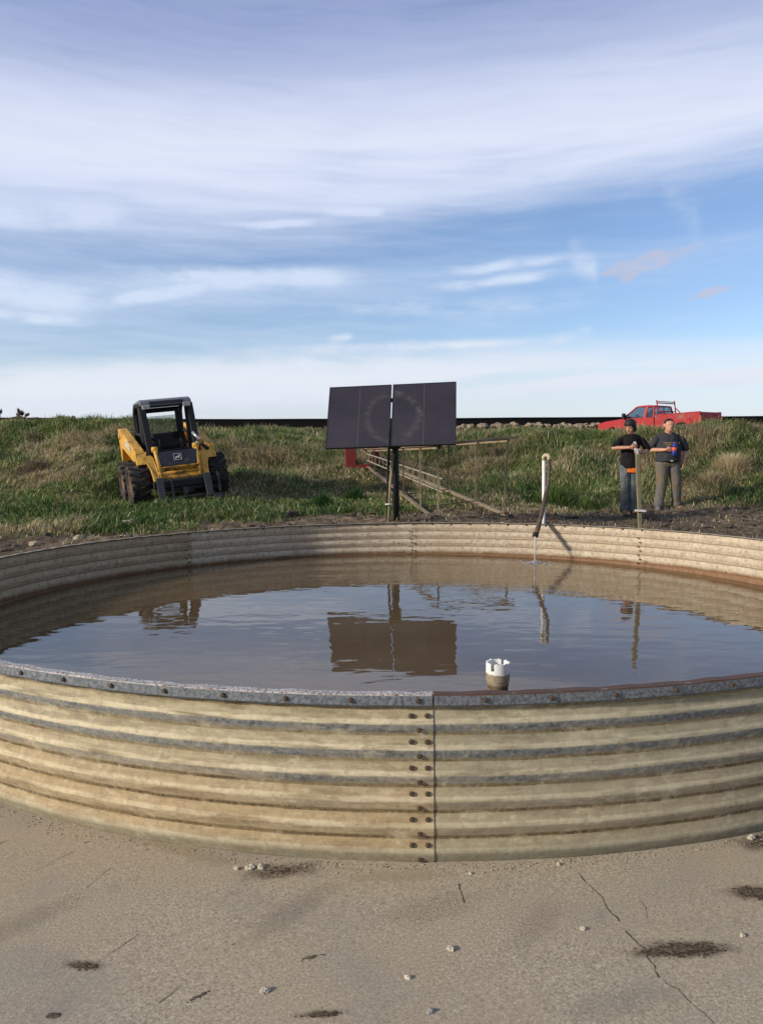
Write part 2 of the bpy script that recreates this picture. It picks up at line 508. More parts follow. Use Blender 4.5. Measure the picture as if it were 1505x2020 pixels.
# ------------------------------------------------------------------ concrete slab in front of and under the tank
mc, T = mat_new('broomed_concrete')
v = obj_vec(T)
n1 = T.noise(v, 0.9, 5.0, 0.6)
n2 = T.noise(v, 5.0, 6.0, 0.66)
n3 = T.noise(v, 120.0, 6.0, 0.78)
n4 = T.noise(v, 300.0, 3.0, 0.75)
c = T.ramp(n3, [(0.33, lin(100, 88, 70)), (0.44, lin(162, 146, 121)), (0.55, lin(182, 166, 139)), (0.67, lin(222, 208, 180))])
c = T.mix(T.rng(n1, 0.36, 0.64, 0.0, 0.5, True), c, lin(172, 152, 122))
c = T.mix(T.rng(T.noise(T.mapping(v, loc=(5, 5, 5)), 1.6, 5.0, .62), 0.50, 0.66, 0.0, 0.40, True), c, lin(146, 138, 126))
c = T.mix(T.rng(n2, 0.40, 0.30, 0.0, 0.45, True), c, lin(130, 124, 114))
c = T.mix(T.rng(n2, 0.60, 0.72, 0.0, 0.45, True), c, lin(170, 158, 136))
c = T.mix(T.rng(n4, 0.60, 0.72, 0.0, 0.6), c, lin(205, 195, 172))
c = T.mix(T.rng(n4, 0.38, 0.26, 0.0, 0.6), c, lin(92, 80, 64))
spk = T.rng(T.voro(v, 75.0), 0.08, 0.22, 1, 0)
spm = T.rng(T.noise(T.mapping(v, loc=(7, 3, 1)), 2.4, 4.0, 0.6), 0.46, 0.62, 0.15, 0.8)
c = T.mix(T.math('MULTIPLY', spk, spm), c, lin(66, 57, 47))
spl = T.rng(T.voro(T.mapping(v, loc=(3.3, 1.7, 0)), 68.0), 0.08, 0.24, 1, 0)
c = T.mix(T.math('MULTIPLY', spl, T.rng(T.noise(T.mapping(v, loc=(1, 8, 2)), 3.0, 4.0, 0.6), 0.44, 0.62, 0.1, 0.6)), c, lin(220, 208, 182))
# faint dusty / stained patches
st = T.noise(T.mapping(v, loc=(3, 9, 0)), 2.0, 6.0, 0.7)
c = T.mix(T.rng(st, 0.60, 0.74, 0, 0.45, True), c, lin(112, 100, 86))
broom = T.noise(T.mapping(v, rot=(0, 0, math.radians(38)), scale=(4, 90, 1)), 1.0, 3.0, 0.6)
bm_ = T.math('MULTIPLY', broom, T.math('MAXIMUM', T.rng(T.noise(v, 0.8, 3.0, 0.5), 0.45, 0.6, 0.1, 1.0), T.rng(T.xyz(v)[0], -.5, -.9, 0, 1.2)))
h = T.math('ADD', T.math('MULTIPLY', n3, 0.9), T.math('MULTIPLY', bm_, 0.45))
h = T.math('ADD', h, T.math('MULTIPLY', n4, 0.35))
finish(T, c, 0.9, 0.0, T.bump(h, 0.55, 0.0035), 0.2)
sx = np.unique(np.concatenate([np.arange(-9, -2.6, 0.4), np.arange(-2.6, 2.6, 0.03), np.arange(2.6, 9.01, 0.4)]).round(3))
sy = np.unique(np.concatenate([np.arange(-9, 1.6, 0.4), np.arange(1.6, 3.6, 0.03), np.arange(3.6, 8.4, 0.4)]).round(3))
SX, SY = np.meshgrid(sx, sy)
SZ = slab_z(SX, SY) + (fbm(SX, SY, 1.3, 5, 3) - 0.5) * 0.008
ff, lt = grid_faces(len(sx), len(sy))
slab = mesh_np('concrete_slab', np.stack([SX.ravel(), SY.ravel(), SZ.ravel()], 1), ff, lt, mc, smooth=True)
props(slab, kind='structure')

def slab_point(x, y, dz=0.0):
    return (x, y, slab_z(x, y) + float((fbm(np.array([x]), np.array([y]), 1.3, 5, 3)[0] - 0.5) * 0.008) + dz)

# cracks and old score lines in the slab
m_crack = plain('crack_shadow', lin(62, 52, 42), 1.0, var=0.4, scale=30, bump=0)
m_score = plain('score_dust', lin(132, 118, 100), 1.0, var=0.5, scale=30, bump=0)
def crack(pts, w0, w1, mat, sub=26, jit=0.012, gaps=0.0):
    b = MB()
    P = np.array(pts, float)
    t = np.linspace(0, len(P) - 1, sub * (len(P) - 1))
    X = np.interp(t, range(len(P)), P[:, 0]) + (fbm(t * 3, t * 0, 1.0, 61, 3) - .5) * jit * 2
    Y = np.interp(t, range(len(P)), P[:, 1]) + (fbm(t * 3, t * 0, 1.0, 67, 3) - .5) * jit * 2
    Wd = w0 + (w1 - w0) * fbm(t * 4, t * 0 + 3, 1.0, 71, 3) ** 1.5
    G = fbm(t * 2.0, t * 0 + 8, 1.0, 77, 2)
    prev = None
    for i in range(len(t)):
        j = min(i + 1, len(t) - 1); k = max(i - 1, 0)
        d = Vector((X[j] - X[k], Y[j] - Y[k])).normalized()
        nrm = Vector((-d.y, d.x)) * Wd[i]
        a = b.b.verts.new(slab_point(X[i] + nrm.x, Y[i] + nrm.y, 0.0012)); c_ = b.b.verts.new(slab_point(X[i] - nrm.x, Y[i] - nrm.y, 0.0012))
        if prev and G[i] > gaps:
            b.b.faces.new((prev[0], prev[1], c_, a))
        prev = (a, c_)
    return b.build('crack', mat, slab)
crack([(.657, 2.724), (.675, 2.587), (.708, 2.475), (.719, 2.35), (.751, 2.208), (.756, 2.117), (.765, 2.063), (.796, 1.999), (.824, 1.904), (.86, 1.7)], .0002, .0026, m_crack, gaps=0.33)
crack([(-1.01, 2.954), (-1.173, 2.78), (-1.252, 2.625)], .0003, .0022, m_score, jit=.012, gaps=.42)
crack([(-.918, 2.815), (-.978, 2.665), (-1.02, 2.5)], .0003, .0022, m_score, jit=.012, gaps=.42)
crack([(-1.38, 2.97), (-1.447, 2.888), (-1.6, 2.7)], .0005, .0028, m_score, jit=.012, gaps=.4)
crack([(.251, 2.563), (.258, 2.454)], .0008, .003, m_crack, jit=.004)
crack([(-.62, 2.52), (-.78, 2.25), (-.9, 2.05)], .0004, .0025, m_score, jit=.012, gaps=.45)
crack([(.80, 2.60), (.83, 2.42), (.80, 2.3)], .0004, .002, m_score, jit=.012, gaps=.45)
crack([(-.45, 2.25), (-.6, 2.0)], .0006, .003, m_score, jit=.01, gaps=.4)

# ------------------------------------------------------------------ pebbles and dirt lying on the slab
m_peb = plain('limestone_pebble', lin(186, 175, 152), 0.85, var=0.25, scale=40, bump=0.6)
m_pebg = plain('grey_pebble', lin(150, 146, 136), 0.85, var=0.25, scale=40, bump=0.6)
def pebble(x, y, r, label, seed, mat=None, name='pebble', group='pebbles on the concrete'):
    b = MB()
    r *= .84
    b.blob((0, 0, 0), (r, r * 0.78, r * 0.66), 3, 0.55, 1.5, seed, flat=True)
    o = b.build(name, mat or m_peb, None, smooth=False)
    p = slab_point(x, y, r * 0.23)
    o.location = p
    o.rotation_euler = (0, 0, seed * 1.7)
    return props(o, label, 'pebble', group)
pebble(-.432, 2.690, 0.0172, 'pale stone against the tank base, right one of the pair left of the seam', 1)
pebble(-.468, 2.684, 0.0179, 'pale stone against the tank base, left one of the pair left of the seam', 2)
pebble(-.516, 2.680, .012, 'tiny pale stone just left of the pair by the tank base', 3)
pebble(1.372, 2.857, 0.0187, 'round white stone by the tank base at the right edge of the photo', 4)
pebble(.194, 2.210, .014, 'small white pebble alone on the concrete in front of the seam', 5)
pebble(-.322, 2.039, 0.0156, 'large white pebble nearest the camera, left of middle', 6)
pebble(.065, 2.086, .011, 'small white pebble near the bottom middle, nearer than the one before the seam', 7)
pebble(.119, 1.950, .012, 'grey pebble closest to the bottom edge of the photo', 8, m_pebg)
pebble(.603, 2.302, .012, 'small tan pebble just left of the long crack', 9)
pebble(1.068, 2.258, .011, 'small white pebble to the right of the dark dirt patch', 10)
pebble(.297, 2.628, .009, 'tiny white pebble just right of the tank seam', 11)
pebble(.615, 2.684, .010, 'tiny white pebble by the tank base beside the top of the long crack', 12)

m_dirt = plain('dried_manure', lin(92, 78, 60), 0.95, var=0.5, scale=60, bump=0.4)
def dirt(x, y, lx, ly, n, label, seed, ang=0.0, size=.006):
    r = np.random.default_rng(seed)
    b = MB()
    for k in range(n):
        u, w = r.normal(0, .36), r.normal(0, .36)
        if r.random() < .3: u += .3; w *= .6
        q = Vector((u * lx, w * ly, 0)); q.rotate(Matrix.Rotation(ang, 3, 'Z'))
        s = size * .72 * r.uniform(.25, 1.3) * (1.2 - .5 * min(1, math.hypot(u, w)))
        b.blob((q.x, q.y, s * .15), (s * r.uniform(.8, 2.2), s * r.uniform(.6, 1.2), s * .45), 1, .4, 1.2, k + seed)
    o = b.build('dirt_patch', m_dirt, None, smooth=False)
    o.location = slab_point(x, y, 0.0)
    return props(o, label, 'dirt', 'dried dirt on the concrete')
dirt(.86, 2.196, .15, .045, 420, 'long dark patch of dried dirt lying across the long crack', 21, .05, .0065)
dirt(1.215, 2.49, .085, .05, 260, 'dark dirt patch at the right edge between crack and tank', 22, 0, .0065)
dirt(1.42, 2.84, .10, .05, 220, 'scatter of dark dirt by the round stone against the tank base', 23, .3, .005)
dirt(-.857, 2.155, .05, .016, 90, 'pair of dark dirt clods at the left of the concrete', 24, -.1, .007)
dirt(-.862, 1.955, .022, .012, 40, 'dark dirt clod in the bottom left corner', 25, 0, .007)
dirt(-.165, 1.945, .05, .010, 130, 'row of dark dirt crumbs at the bottom middle', 26, .1, .006)
dirt(-.36, 2.66, .14, .05, 160, 'dirt and crumbs spilling along the tank base beside the pair of stones', 27, .2, .004)
dirt(-.21, 2.18, .04, .012, 40, 'faint dark dirt smear between the large pebble and the lone white pebble', 28, .4, .004)
dirt(-.50, 2.02, .04, .010, 40, 'short dark smear left of the large white pebble', 29, .8, .0045)

# soaked-in stains round and under the dirt, and a few on their own
def stain(name, x, y, lx, ly, col, amt, ang, parent=None, label=None):
    m, T = mat_new('stain')
    v = obj_vec(T)
    X, Y, Z = T.xyz(v)
    rr = T.math('SQRT', T.math('ADD', T.math('POWER', T.math('DIVIDE', X, lx), 2.0), T.math('POWER', T.math('DIVIDE', Y, ly), 2.0)))
    nz = T.noise(T.mapping(v, loc=(x * 3, y * 3, 0)), 16.0, 7.0, .72)
    k = T.math('MULTIPLY', T.rng(T.math('ADD', rr, T.math('MULTIPLY', T.math('SUBTRACT', nz, .5), 1.7)), 1.0, .25, 0, 1, True), T.rng(T.noise(v, 90.0, 4.0, .7), .35, .6, .35, 1.0))
    k = T.math('MULTIPLY', T.math('MULTIPLY', k, T.rng(rr, 1.5, 1.2, 0, 1)), amt)
    tr = T.n('ShaderNodeBsdfTransparent')
    df = T.n('ShaderNodeBsdfDiffuse', {'Color': col})
    T.n('ShaderNodeOutputMaterial', {'Surface': T.n('ShaderNodeMixShader', {0: k, 1: tr, 2: df})})
    b = MB()
    ca, sa = math.cos(ang), math.sin(ang)
    nn = 16
    V = [[None] * (nn + 1) for _ in range(nn + 1)]
    z0 = slab_point(x, y)[2]
    for i in range(nn + 1):
        for j in range(nn + 1):
            u, w = (i / nn * 2 - 1) * lx * 1.6, (j / nn * 2 - 1) * ly * 1.6
            V[i][j] = b.b.verts.new((u, w, slab_point(x + u * ca - w * sa, y + u * sa + w * ca, .0022)[2] - z0))
    for i in range(nn):
        for j in range(nn):
            b.b.faces.new((V[i][j], V[i + 1][j], V[i + 1][j + 1], V[i][j + 1]))
    o = b.build(name, m, slab)
    o.location = (x, y, z0); o.rotation_euler = (0, 0, ang)
    return o
DK = lin(78, 66, 52)
stain('stain', .87, 2.196, .22, .055, DK, .75, .05)
stain('stain', 1.22, 2.49, .14, .06, DK, .7, 0)
stain('stain', -.36, 2.66, .20, .07, DK, .5, .2)
stain('stain', -.857, 2.155, .08, .028, DK, .6, -.1)
stain('stain', -.165, 1.945, .10, .022, DK, .5, .1)
stain('stain', 1.40, 2.83, .16, .09, DK, .55, .3)
stain('stain', .15, 2.42, .24, .10, lin(124, 111, 94), .16, .4)
stain('stain', .46, 2.32, .26, .07, lin(124, 112, 96), .14, 1.0)
stain('stain', -.30, 2.40, .30, .07, lin(128, 113, 94), .18, .9)
stain('stain', .62, 1.98, .24, .08, lin(160, 154, 142), .3, .3)
stain('stain', -1.15, 2.35, .34, .08, lin(122, 110, 96), .18, .8)
stain('stain', .05, 2.62, .22, .05, lin(188, 170, 136), .6, .1)
stain('stain', -.75, 2.82, .30, .05, lin(186, 168, 134), .55, -.5)

# fine grit washed up along the foot of the tank
g = MB()
r = np.random.default_rng(5)
for k in range(900):
    a = math.radians(r.uniform(132, 228)); rr = TR + .012 + abs(r.normal(0, .03))
    x, y = TCX + rr * math.sin(a), TCY + rr * math.cos(a)
    s = r.uniform(.0015, .005)
    g.blob(slab_point(x, y, s * .3), (s, s * .8, s * .6), 1, .3, 1.0, k)
m_grit = plain('grit', lin(158, 142, 114), 0.95, var=0.5, scale=60, bump=0)
o = g.build('grit', m_grit, None, smooth=False)
props(o, 'fine tan grit washed up along the foot of the tank', 'grit', None, 'stuff')
# ------------------------------------------------------------------ corrugated stock tank
WALL_H, PITCH, GROOVE0, AMP = 0.61, 0.0935, -0.009, 0.0060
SEAM0 = 1.2
def tpos(th, r, z):
    a = math.radians(th)
    return (r * math.sin(a), r * math.cos(a), z)

m_out, T = mat_new('dusty_galvanised')
v = obj_vec(T)
x, y, z = T.xyz(v)
ang = T.math('ARCTAN2', T.math('MULTIPLY', x, -1.0), T.math('MULTIPLY', y, -1.0))   # break in the pattern lies on the far side
fr0 = T.math('FRACT', T.math('ADD', T.math('MULTIPLY', T.math('SUBTRACT', z, GROOVE0), 1 / PITCH), T.math('MULTIPLY', T.math('SUBTRACT', T.noise(v, 5.0, 4.0, .6), .5), .07)))
fr = T.math('SUBTRACT', 1.0, fr0)     # 0 at a groove, rising downwards over the ledge to the crest at .5, then the underside
along = T.comb(T.math('MULTIPLY', ang, 3.56 * 3.0), T.math('MULTIPLY', z, 26.0), 0.0)
nl = T.noise(along, 1.0, 6.0, 0.62)
nf = T.noise(v, 60.0, 4.0, 0.65)
nb = T.noise(v, 1.2, 4.0, 0.55)
nrun = T.noise(T.comb(T.math('MULTIPLY', ang, 3.56 * 26), T.math('MULTIPLY', z, 2.5), 0.0), 1.0, 5.0, 0.6)
zinc = T.mix(T.rng(nf, .36, .64), lin(62, 70, 78), lin(128, 132, 132))
zinc = T.mix(T.rng(nl, 0.45, 0.7, 0, 0.7), zinc, lin(78, 92, 112))
tan = T.ramp(nl, [(0.34, lin(112, 100, 76)), (0.45, lin(162, 147, 114)), (0.55, lin(194, 179, 144)), (0.66, lin(142, 127, 98))])
tan = T.mix(T.rng(fr, .26, .36, .55, 0, True), tan, T.mix(nf, lin(118, 106, 80), lin(158, 142, 108)))
ochre = T.mix(nf, lin(146, 112, 68), lin(182, 148, 100))
hi = T.rng(T.math('ADD', z, T.math('MULTIPLY', T.math('SUBTRACT', nb, 0.5), 0.35)), 0.17, 0.40, 0, 1, True)
tan = T.mix(T.math('MULTIPLY', T.math('SUBTRACT', 1.0, hi), 0.42), tan, ochre)
greyside = T.rng(x, -.079, -.072, 0, 1)   # sheets to the right of the seam carry a greyer dust
tan = T.mix(T.math('MULTIPLY', greyside, 0.55), tan, T.mix(nl, lin(128, 120, 98), lin(164, 154, 126)))
# dust settles on ledges that face up: from the groove (fr 0) to the crest (fr .5)
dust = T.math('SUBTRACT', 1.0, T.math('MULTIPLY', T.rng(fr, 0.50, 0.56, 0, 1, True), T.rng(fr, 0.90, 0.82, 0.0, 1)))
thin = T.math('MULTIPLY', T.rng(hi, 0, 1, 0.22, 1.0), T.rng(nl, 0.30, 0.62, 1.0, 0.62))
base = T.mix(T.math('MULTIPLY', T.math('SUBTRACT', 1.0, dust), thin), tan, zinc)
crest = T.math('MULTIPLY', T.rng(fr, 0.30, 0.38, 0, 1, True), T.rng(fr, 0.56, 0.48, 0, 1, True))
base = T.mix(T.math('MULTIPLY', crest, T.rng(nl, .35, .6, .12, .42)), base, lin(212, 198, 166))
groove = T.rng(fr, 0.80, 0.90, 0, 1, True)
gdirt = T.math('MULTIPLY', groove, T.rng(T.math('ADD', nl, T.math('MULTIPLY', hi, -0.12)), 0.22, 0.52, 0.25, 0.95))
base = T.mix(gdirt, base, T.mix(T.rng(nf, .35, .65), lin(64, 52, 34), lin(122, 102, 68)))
base = T.mix(T.rng(nrun, 0.60, 0.78, 0, 0.30, True), base, lin(120, 92, 60))
base = T.mix(T.rng(T.noise(T.mapping(v, scale=(1, 1, 2.2), loc=(4, 2, 8)), 11.0, 7.0, 0.75), 0.60, 0.72, 0, 0.55), base, lin(96, 74, 46))
base = T.mix(T.rng(T.noise(T.mapping(v, scale=(1, 1, 2.0), loc=(1, 7, 3)), 7.0, 6.0, 0.7), 0.56, 0.70, 0, 0.5), base, lin(206, 192, 158))
base = T.mix(T.rng(T.noise(v, 150.0, 3.0, .7), .60, .72, 0, .45), base, lin(84, 70, 50))
base = T.mix(T.math('MULTIPLY', T.rng(z, 0.075, 0.02, 0, 1, True), T.rng(nl, .3, .6, .3, .85)), base, T.mix(nf, lin(110, 108, 92), lin(140, 134, 110)))
scr = T.rng(T.noise(T.mapping(v, scale=(30, 30, 90), rot=(.3, .2, .5)), 1.0, 2.0, .5), .74, .78, 0, .5)
base = T.mix(scr, base, lin(70, 60, 46))
spang = T.voro(T.mapping(v, scale=(1, 1, 1)), 55.0, out=1)
spx = T.xyz(spang)[0]
base = T.mix(.14, base, T.n('ShaderNodeVectorMath', {0: base, 3: T.rng(spx, 0, 1, .35, 1.65)}, operation='SCALE'))
blot = T.noise(T.mapping(v, scale=(1, 1, 1.8), loc=(9, 4, 2)), 18.0, 7.0, .72)
base = T.mix(T.rng(blot, .54, .66, 0, .45, True), base, lin(120, 106, 80))
base = T.mix(T.rng(blot, .44, .34, 0, .40, True), base, lin(196, 184, 152))
b1 = T.bump(T.math('ADD', nf, T.math('MULTIPLY', nl, .5)), 0.25, 0.002)
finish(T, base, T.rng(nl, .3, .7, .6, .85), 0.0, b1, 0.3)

def inside_mat(name, tone):
    m_in, T = mat_new(name)
    v = obj_vec(T)
    x, y, z = T.xyz(v)
    ang = T.math('ARCTAN2', x, y)
    fr = T.math('FRACT', T.math('ADD', T.math('MULTIPLY', T.math('SUBTRACT', z, GROOVE0), 1 / PITCH), T.math('MULTIPLY', T.math('SUBTRACT', T.noise(v, 6.0, 4.0, .6), .5), .12)))
    n1 = T.noise(v, 3.0, 6.0, 0.62)
    n2 = T.noise(v, 24.0, 6.0, 0.7)
    n3 = T.noise(v, 70.0, 4.0, 0.7)
    c = T.ramp(n2, [(0.3, lin(128, 110, 90)), (0.45, lin(176, 158, 132)), (0.58, lin(192, 176, 150)), (0.72, lin(204, 190, 166))])
    c = T.mix(T.rng(n1, 0.45, 0.65, 0, 0.4, True), c, lin(172, 148, 120))
    pit = T.rng(n3, 0.60, 0.70, 0, 1)
    c = T.mix(T.math('MULTIPLY', pit, T.rng(T.noise(v, 5.0, 4.0, .6), .42, .60, 0, .85)), c, lin(92, 56, 36))
    pit2 = T.rng(T.voro(v, 30.0), 0.08, 0.2, 1, 0)
    c = T.mix(T.math('MULTIPLY', pit2, T.rng(n1, .40, .6, 0, .8)), c, lin(96, 66, 46))
    ledge = T.math('ADD', T.rng(fr, 0.40, 0.50, 0, 1, True), T.rng(fr, 0.62, 0.54, 0, 1, True))
    ledge = T.rng(ledge, 1.05, 1.8, 0, 1)
    c = T.mix(T.math('MULTIPLY', ledge, T.rng(n2, .3, .6, .2, .7)), c, lin(84, 68, 52))
    wl = T.rng(T.math('ADD', z, T.math('MULTIPLY', T.math('SUBTRACT', T.noise(v, 9.0, 5.0, .6), .5), 0.05)), 0.262, 0.225, 0, 1, True)
    c = T.mix(T.math('MULTIPLY', wl, .85), c, T.mix(n2, lin(84, 52, 28), lin(134, 92, 56)))
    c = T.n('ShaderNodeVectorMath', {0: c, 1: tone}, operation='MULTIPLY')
    finish(T, c, 0.85, 0.0, T.bump(T.math('ADD', n2, n3), 0.3, 0.003), 0.25)
    return m_in
m_in = inside_mat('scaled_inside', (1, 1, 1))
m_in_shade = inside_mat('shade_toned_inside', (.80, .75, .68))  # same inside multiplied darker: shade painted into the colour of the left sheets

def rim_mat(name, a, b_, rust, amt):
    m, T = mat_new(name)
    v = obj_vec(T)
    x, y, z = T.xyz(v)
    n2 = T.noise(v, 80.0, 6.0, 0.74)
    n1 = T.noise(v, 9.0, 5.0, 0.65)
    c = T.mix(T.rng(n1, .35, .65), a, b_)
    leg = T.mix(T.rng(n2, .35, .65), lin(62, 68, 72), lin(134, 138, 138))
    top = T.rng(z, WALL_H - 0.004, WALL_H - 0.001)
    c = T.mix(top, leg, c)
    k = T.math('MULTIPLY', T.rng(n2, 0.60 - amt, 0.70 - amt, 0, 1), T.rng(top, 0, 1, 0.12, 1.0))
    c = T.mix(k, c, rust)
    c = T.mix(T.math('MULTIPLY', T.rng(z, WALL_H - .034, WALL_H - .038, 0, 1), .8), c, lin(48, 50, 52))
    run = T.noise(T.mapping(v, scale=(70, 70, 4)), 1.0, 4.0, .6)
    c = T.mix(T.math('MULTIPLY', T.rng(run, .52, .7, 0, .7), T.math('SUBTRACT', 1.0, top)), c, lin(66, 72, 80))
    finish(T, c, 0.6, 0.0, T.bump(n2, 0.5, 0.003), 0.4)
    return m
m_rim_l = rim_mat('white_scaled_rim', lin(206, 202, 192), lin(168, 168, 162), lin(120, 74, 54), 0.12)
m_rim_r = rim_mat('rusted_rim', lin(112, 114, 112), lin(140, 140, 136), lin(86, 58, 40), 0.30)
m_rim_f = rim_mat('weathered_rim', lin(170, 156, 134), lin(138, 126, 108), lin(98, 66, 46), 0.06)
m_bolt = plain('rusty_bolt', lin(78, 60, 44), 0.8, var=0.35, scale=90, bump=0.5)
m_washer = plain('pale_washer', lin(164, 156, 138), 0.7, var=0.2, scale=60, bump=0.2)

tank = empty('stock_tank', (TCX, TCY, 0), (math.atan(TLY), -math.atan(TLX), 0),
             'big round corrugated steel stock tank with rusty rim, full of water', 'stock tank')
NZ, NA = 72, 44
for k in range(8):
    a0, a1 = SEAM0 + 45 * k, SEAM0 + 45 * (k + 1) + 1.6
    V = []; F = []
    for side in (0, 1):
        for i in range(NA + 1):
            # every sheet laps over the outside of its neighbour at its start edge
            th = a0 + (a1 - a0) * i / NA
            lap = 0.0035 * max(0.0, 1 - (th - a0) / 3.0) - 0.0015 * max(0.0, 1 - (a1 - th) / 3.0)
            for j in range(NZ + 1):
                z = WALL_H * j / NZ
                r = TR - AMP * math.cos(2 * PI * (z - GROOVE0) / PITCH) + lap - (0.003 if side else 0.0)
                r += 0.0015 * math.sin(th * 1.1 + z * 5) * math.sin(th * 0.37)
                V.append(tpos(th, r, z))
    n = (NA + 1) * (NZ + 1)
    idx = lambda s, i, j: s * n + i * (NZ + 1) + j
    mats = []
    for i in range(NA):
        for j in range(NZ):
            F.append((idx(0, i, j), idx(0, i, j + 1), idx(0, i + 1, j + 1), idx(0, i + 1, j))); mats.append(0)
            F.append((idx(1, i, j), idx(1, i + 1, j), idx(1, i + 1, j + 1), idx(1, i, j + 1))); mats.append(1)
    def cap(q):
        k0 = len(V)
        V.extend([V[a] for a in q]); F.append((k0, k0 + 1, k0 + 2, k0 + 3)); mats.append(0)
    for i in range(NA):
        cap((idx(0, i, NZ), idx(1, i, NZ), idx(1, i + 1, NZ), idx(0, i + 1, NZ)))
    for j in range(NZ):
        cap((idx(0, 0, j), idx(1, 0, j), idx(1, 0, j + 1), idx(0, 0, j + 1)))
        cap((idx(0, NA, j), idx(0, NA, j + 1), idx(1, NA, j + 1), idx(1, NA, j)))
    me = bpy.data.meshes.new('wall_sheet')
    me.from_pydata(V, [], F)
    me.materials.append(m_out); me.materials.append(m_in_shade if k in (5, 6) else m_in)
    me.polygons.foreach_set('material_index', mats)
    me.polygons.foreach_set('use_smooth', [True] * len(F))
    o = bpy.data.objects.new('wall_sheet', me); COL.objects.link(o); o.parent = tank
    # rim angle on this sheet
    b = MB()
    mid = (a0 + SEAM0 + 45 * (k + 1)) / 2
    rm = m_rim_l if k == 4 else (m_rim_r if k == 3 else m_rim_f)
    prof = [(TR + .013, WALL_H - .040), (TR + .0165, WALL_H - .040), (TR + .0165, WALL_H + .002), (TR - .024, WALL_H + .002), (TR - .024, WALL_H - .002), (TR + .013, WALL_H - .002)]
    rings = []
    A0, A1 = SEAM0 + 45 * k + .06, SEAM0 + 45 * (k + 1) - .06
    for i in range(61):
        th = A0 + (A1 - A0) * i / 60
        dz = 0.0018 * math.sin(th * 2.3) + 0.001 * math.sin(th * 7.1)
        rings.append([b.b.verts.new(tpos(th, r + .0008 * math.sin(th * 9), z + dz)) for r, z in prof])
    for p, q in zip(rings, rings[1:]):
        for e in range(6):
            b.b.faces.new((p[e], p[(e + 1) % 6], q[(e + 1) % 6], q[e]))
    b.b.faces.new(rings[0]); b.b.faces.new(list(reversed(rings[-1])))
    ro = b.build('rim', rm, tank)
    if k == 4: ro['label'] = 'whitish rim section with rust specks'
    if k == 3: ro['label'] = 'dark rust brown rim section'

def bolt_mesh(name, washer):
    b = MB()
    b.lathe([(.0092, .0), (.0092, .006), (.0075, .0085), (.003, .0095)], None, 6)
    b.lathe([(.004, -.034), (.004, .001)], None, 8)
    b.lathe([(.0085, -.032), (.0085, -.024)], None, 6)
    o = b.build(name, m_bolt, None, smooth=False)
    return o
proto = bolt_mesh('bolt', True)
def put_bolt(th, r, z, first=[True]):
    if first[0]:
        o = proto; first[0] = False
    else:
        o = proto.copy(); COL.objects.link(o)
    o.parent = tank
    a = math.radians(th)
    nrm = Vector((math.sin(a), math.cos(a), 0))
    q = Vector((0, 0, 1)).rotation_difference(nrm)
    o.rotation_mode = 'QUATERNION'
    o.rotation_quaternion = q
    o.location = tpos(th, r, z)
    return o
# front seam: per corrugation one bolt in the groove, two on the crest
fs = SEAM0 + 180
for i in range(6):
    put_bolt(fs + .80, TR - AMP * math.cos(2 * PI * .25) + .003, GROOVE0 + PITCH * (i + .25))
    put_bolt(fs + .35, TR - AMP * math.cos(2 * PI * .78) + .0028, GROOVE0 + PITCH * (i + .8))
    put_bolt(fs + 1.25, TR - AMP * math.cos(2 * PI * .78) + .0025, GROOVE0 + PITCH * (i + .8))
# rim bolts that can be seen: the near arc from outside and the far arc's ends from inside
wb = MB()
for k in range(-8, 9):
    th = fs + .85 + 3.75 * k
    put_bolt(th, TR + .0165, WALL_H - .019)
for k in range(-13, 13):
    put_bolt(SEAM0 + 1.0 + 3.75 * k, TR + .0165, WALL_H - .019)
for s in (-45, 0, 45):
    for i in range(2, 6):
        put_bolt(SEAM0 + s + .8, TR - AMP + .006, GROOVE0 + PITCH * (i + .02))
        put_bolt(SEAM0 + s + .35, TR + AMP + .0028, GROOVE0 + PITCH * (i + .5))

# ------------------------------------------------------------------ water
WZ = 0.18
SPL = (1.747, 9.003)
mw, T = mat_new('murky_water')
v = obj_vec(T)
x, y, z = T.xyz(v)
d = T.n('ShaderNodeVectorMath', {0: v, 1: (SPL[0], SPL[1], 0)}, out=1, operation='DISTANCE')
w1 = T.noise(T.mapping(v, scale=(0.8, 1.5, 1)), 3.6, 2.0, 0.45)
w2 = T.noise(T.mapping(v, scale=(1.0, 1.7, 1), rot=(0, 0, .3)), 13.0, 2.0, 0.5)
patch = T.rng(T.noise(v, 0.75, 2.0, .5), .40, .62, 0.0, 1.0, True)
amp2 = T.math('ADD', T.math('MULTIPLY', patch, .05), T.rng(d, 0.2, 2.6, 0.30, 0.0))
jit = T.math('MULTIPLY', T.math('SUBTRACT', T.noise(v, 4.0, 2.0, .5), .5), 0.28)
ring = T.math('SINE', T.math('MULTIPLY', T.math('ADD', d, jit), 62.0))
ringa = T.math('DIVIDE', T.rng(d, 0.05, 1.7, 1.0, 0.0), T.math('ADD', 0.7, T.math('MULTIPLY', d, 3.0)))
h = T.math('ADD', T.math('ADD', T.math('MULTIPLY', w1, .40), T.math('MULTIPLY', w2, amp2)), T.math('MULTIPLY', ring, T.math('MULTIPLY', ringa, .16)))
nb = T.noise(v, 0.8, 4.0, .55)
col = T.mix(T.rng(nb, .35, .65), lin(88, 70, 46), lin(102, 84, 58))
flo = T.rng(T.noise(T.mapping(v, scale=(5, 10, 1), loc=(2, 1, 0)), 1.4, 7.0, .72), .72, .77, 0, .45)
col = T.mix(flo, col, lin(62, 50, 34))
finish(T, col, 0.02, 0.0, T.bump(h, 0.55, 0.012), 0.5, IOR=1.42, **{'Subsurface Weight': 0.0})
b = MB()
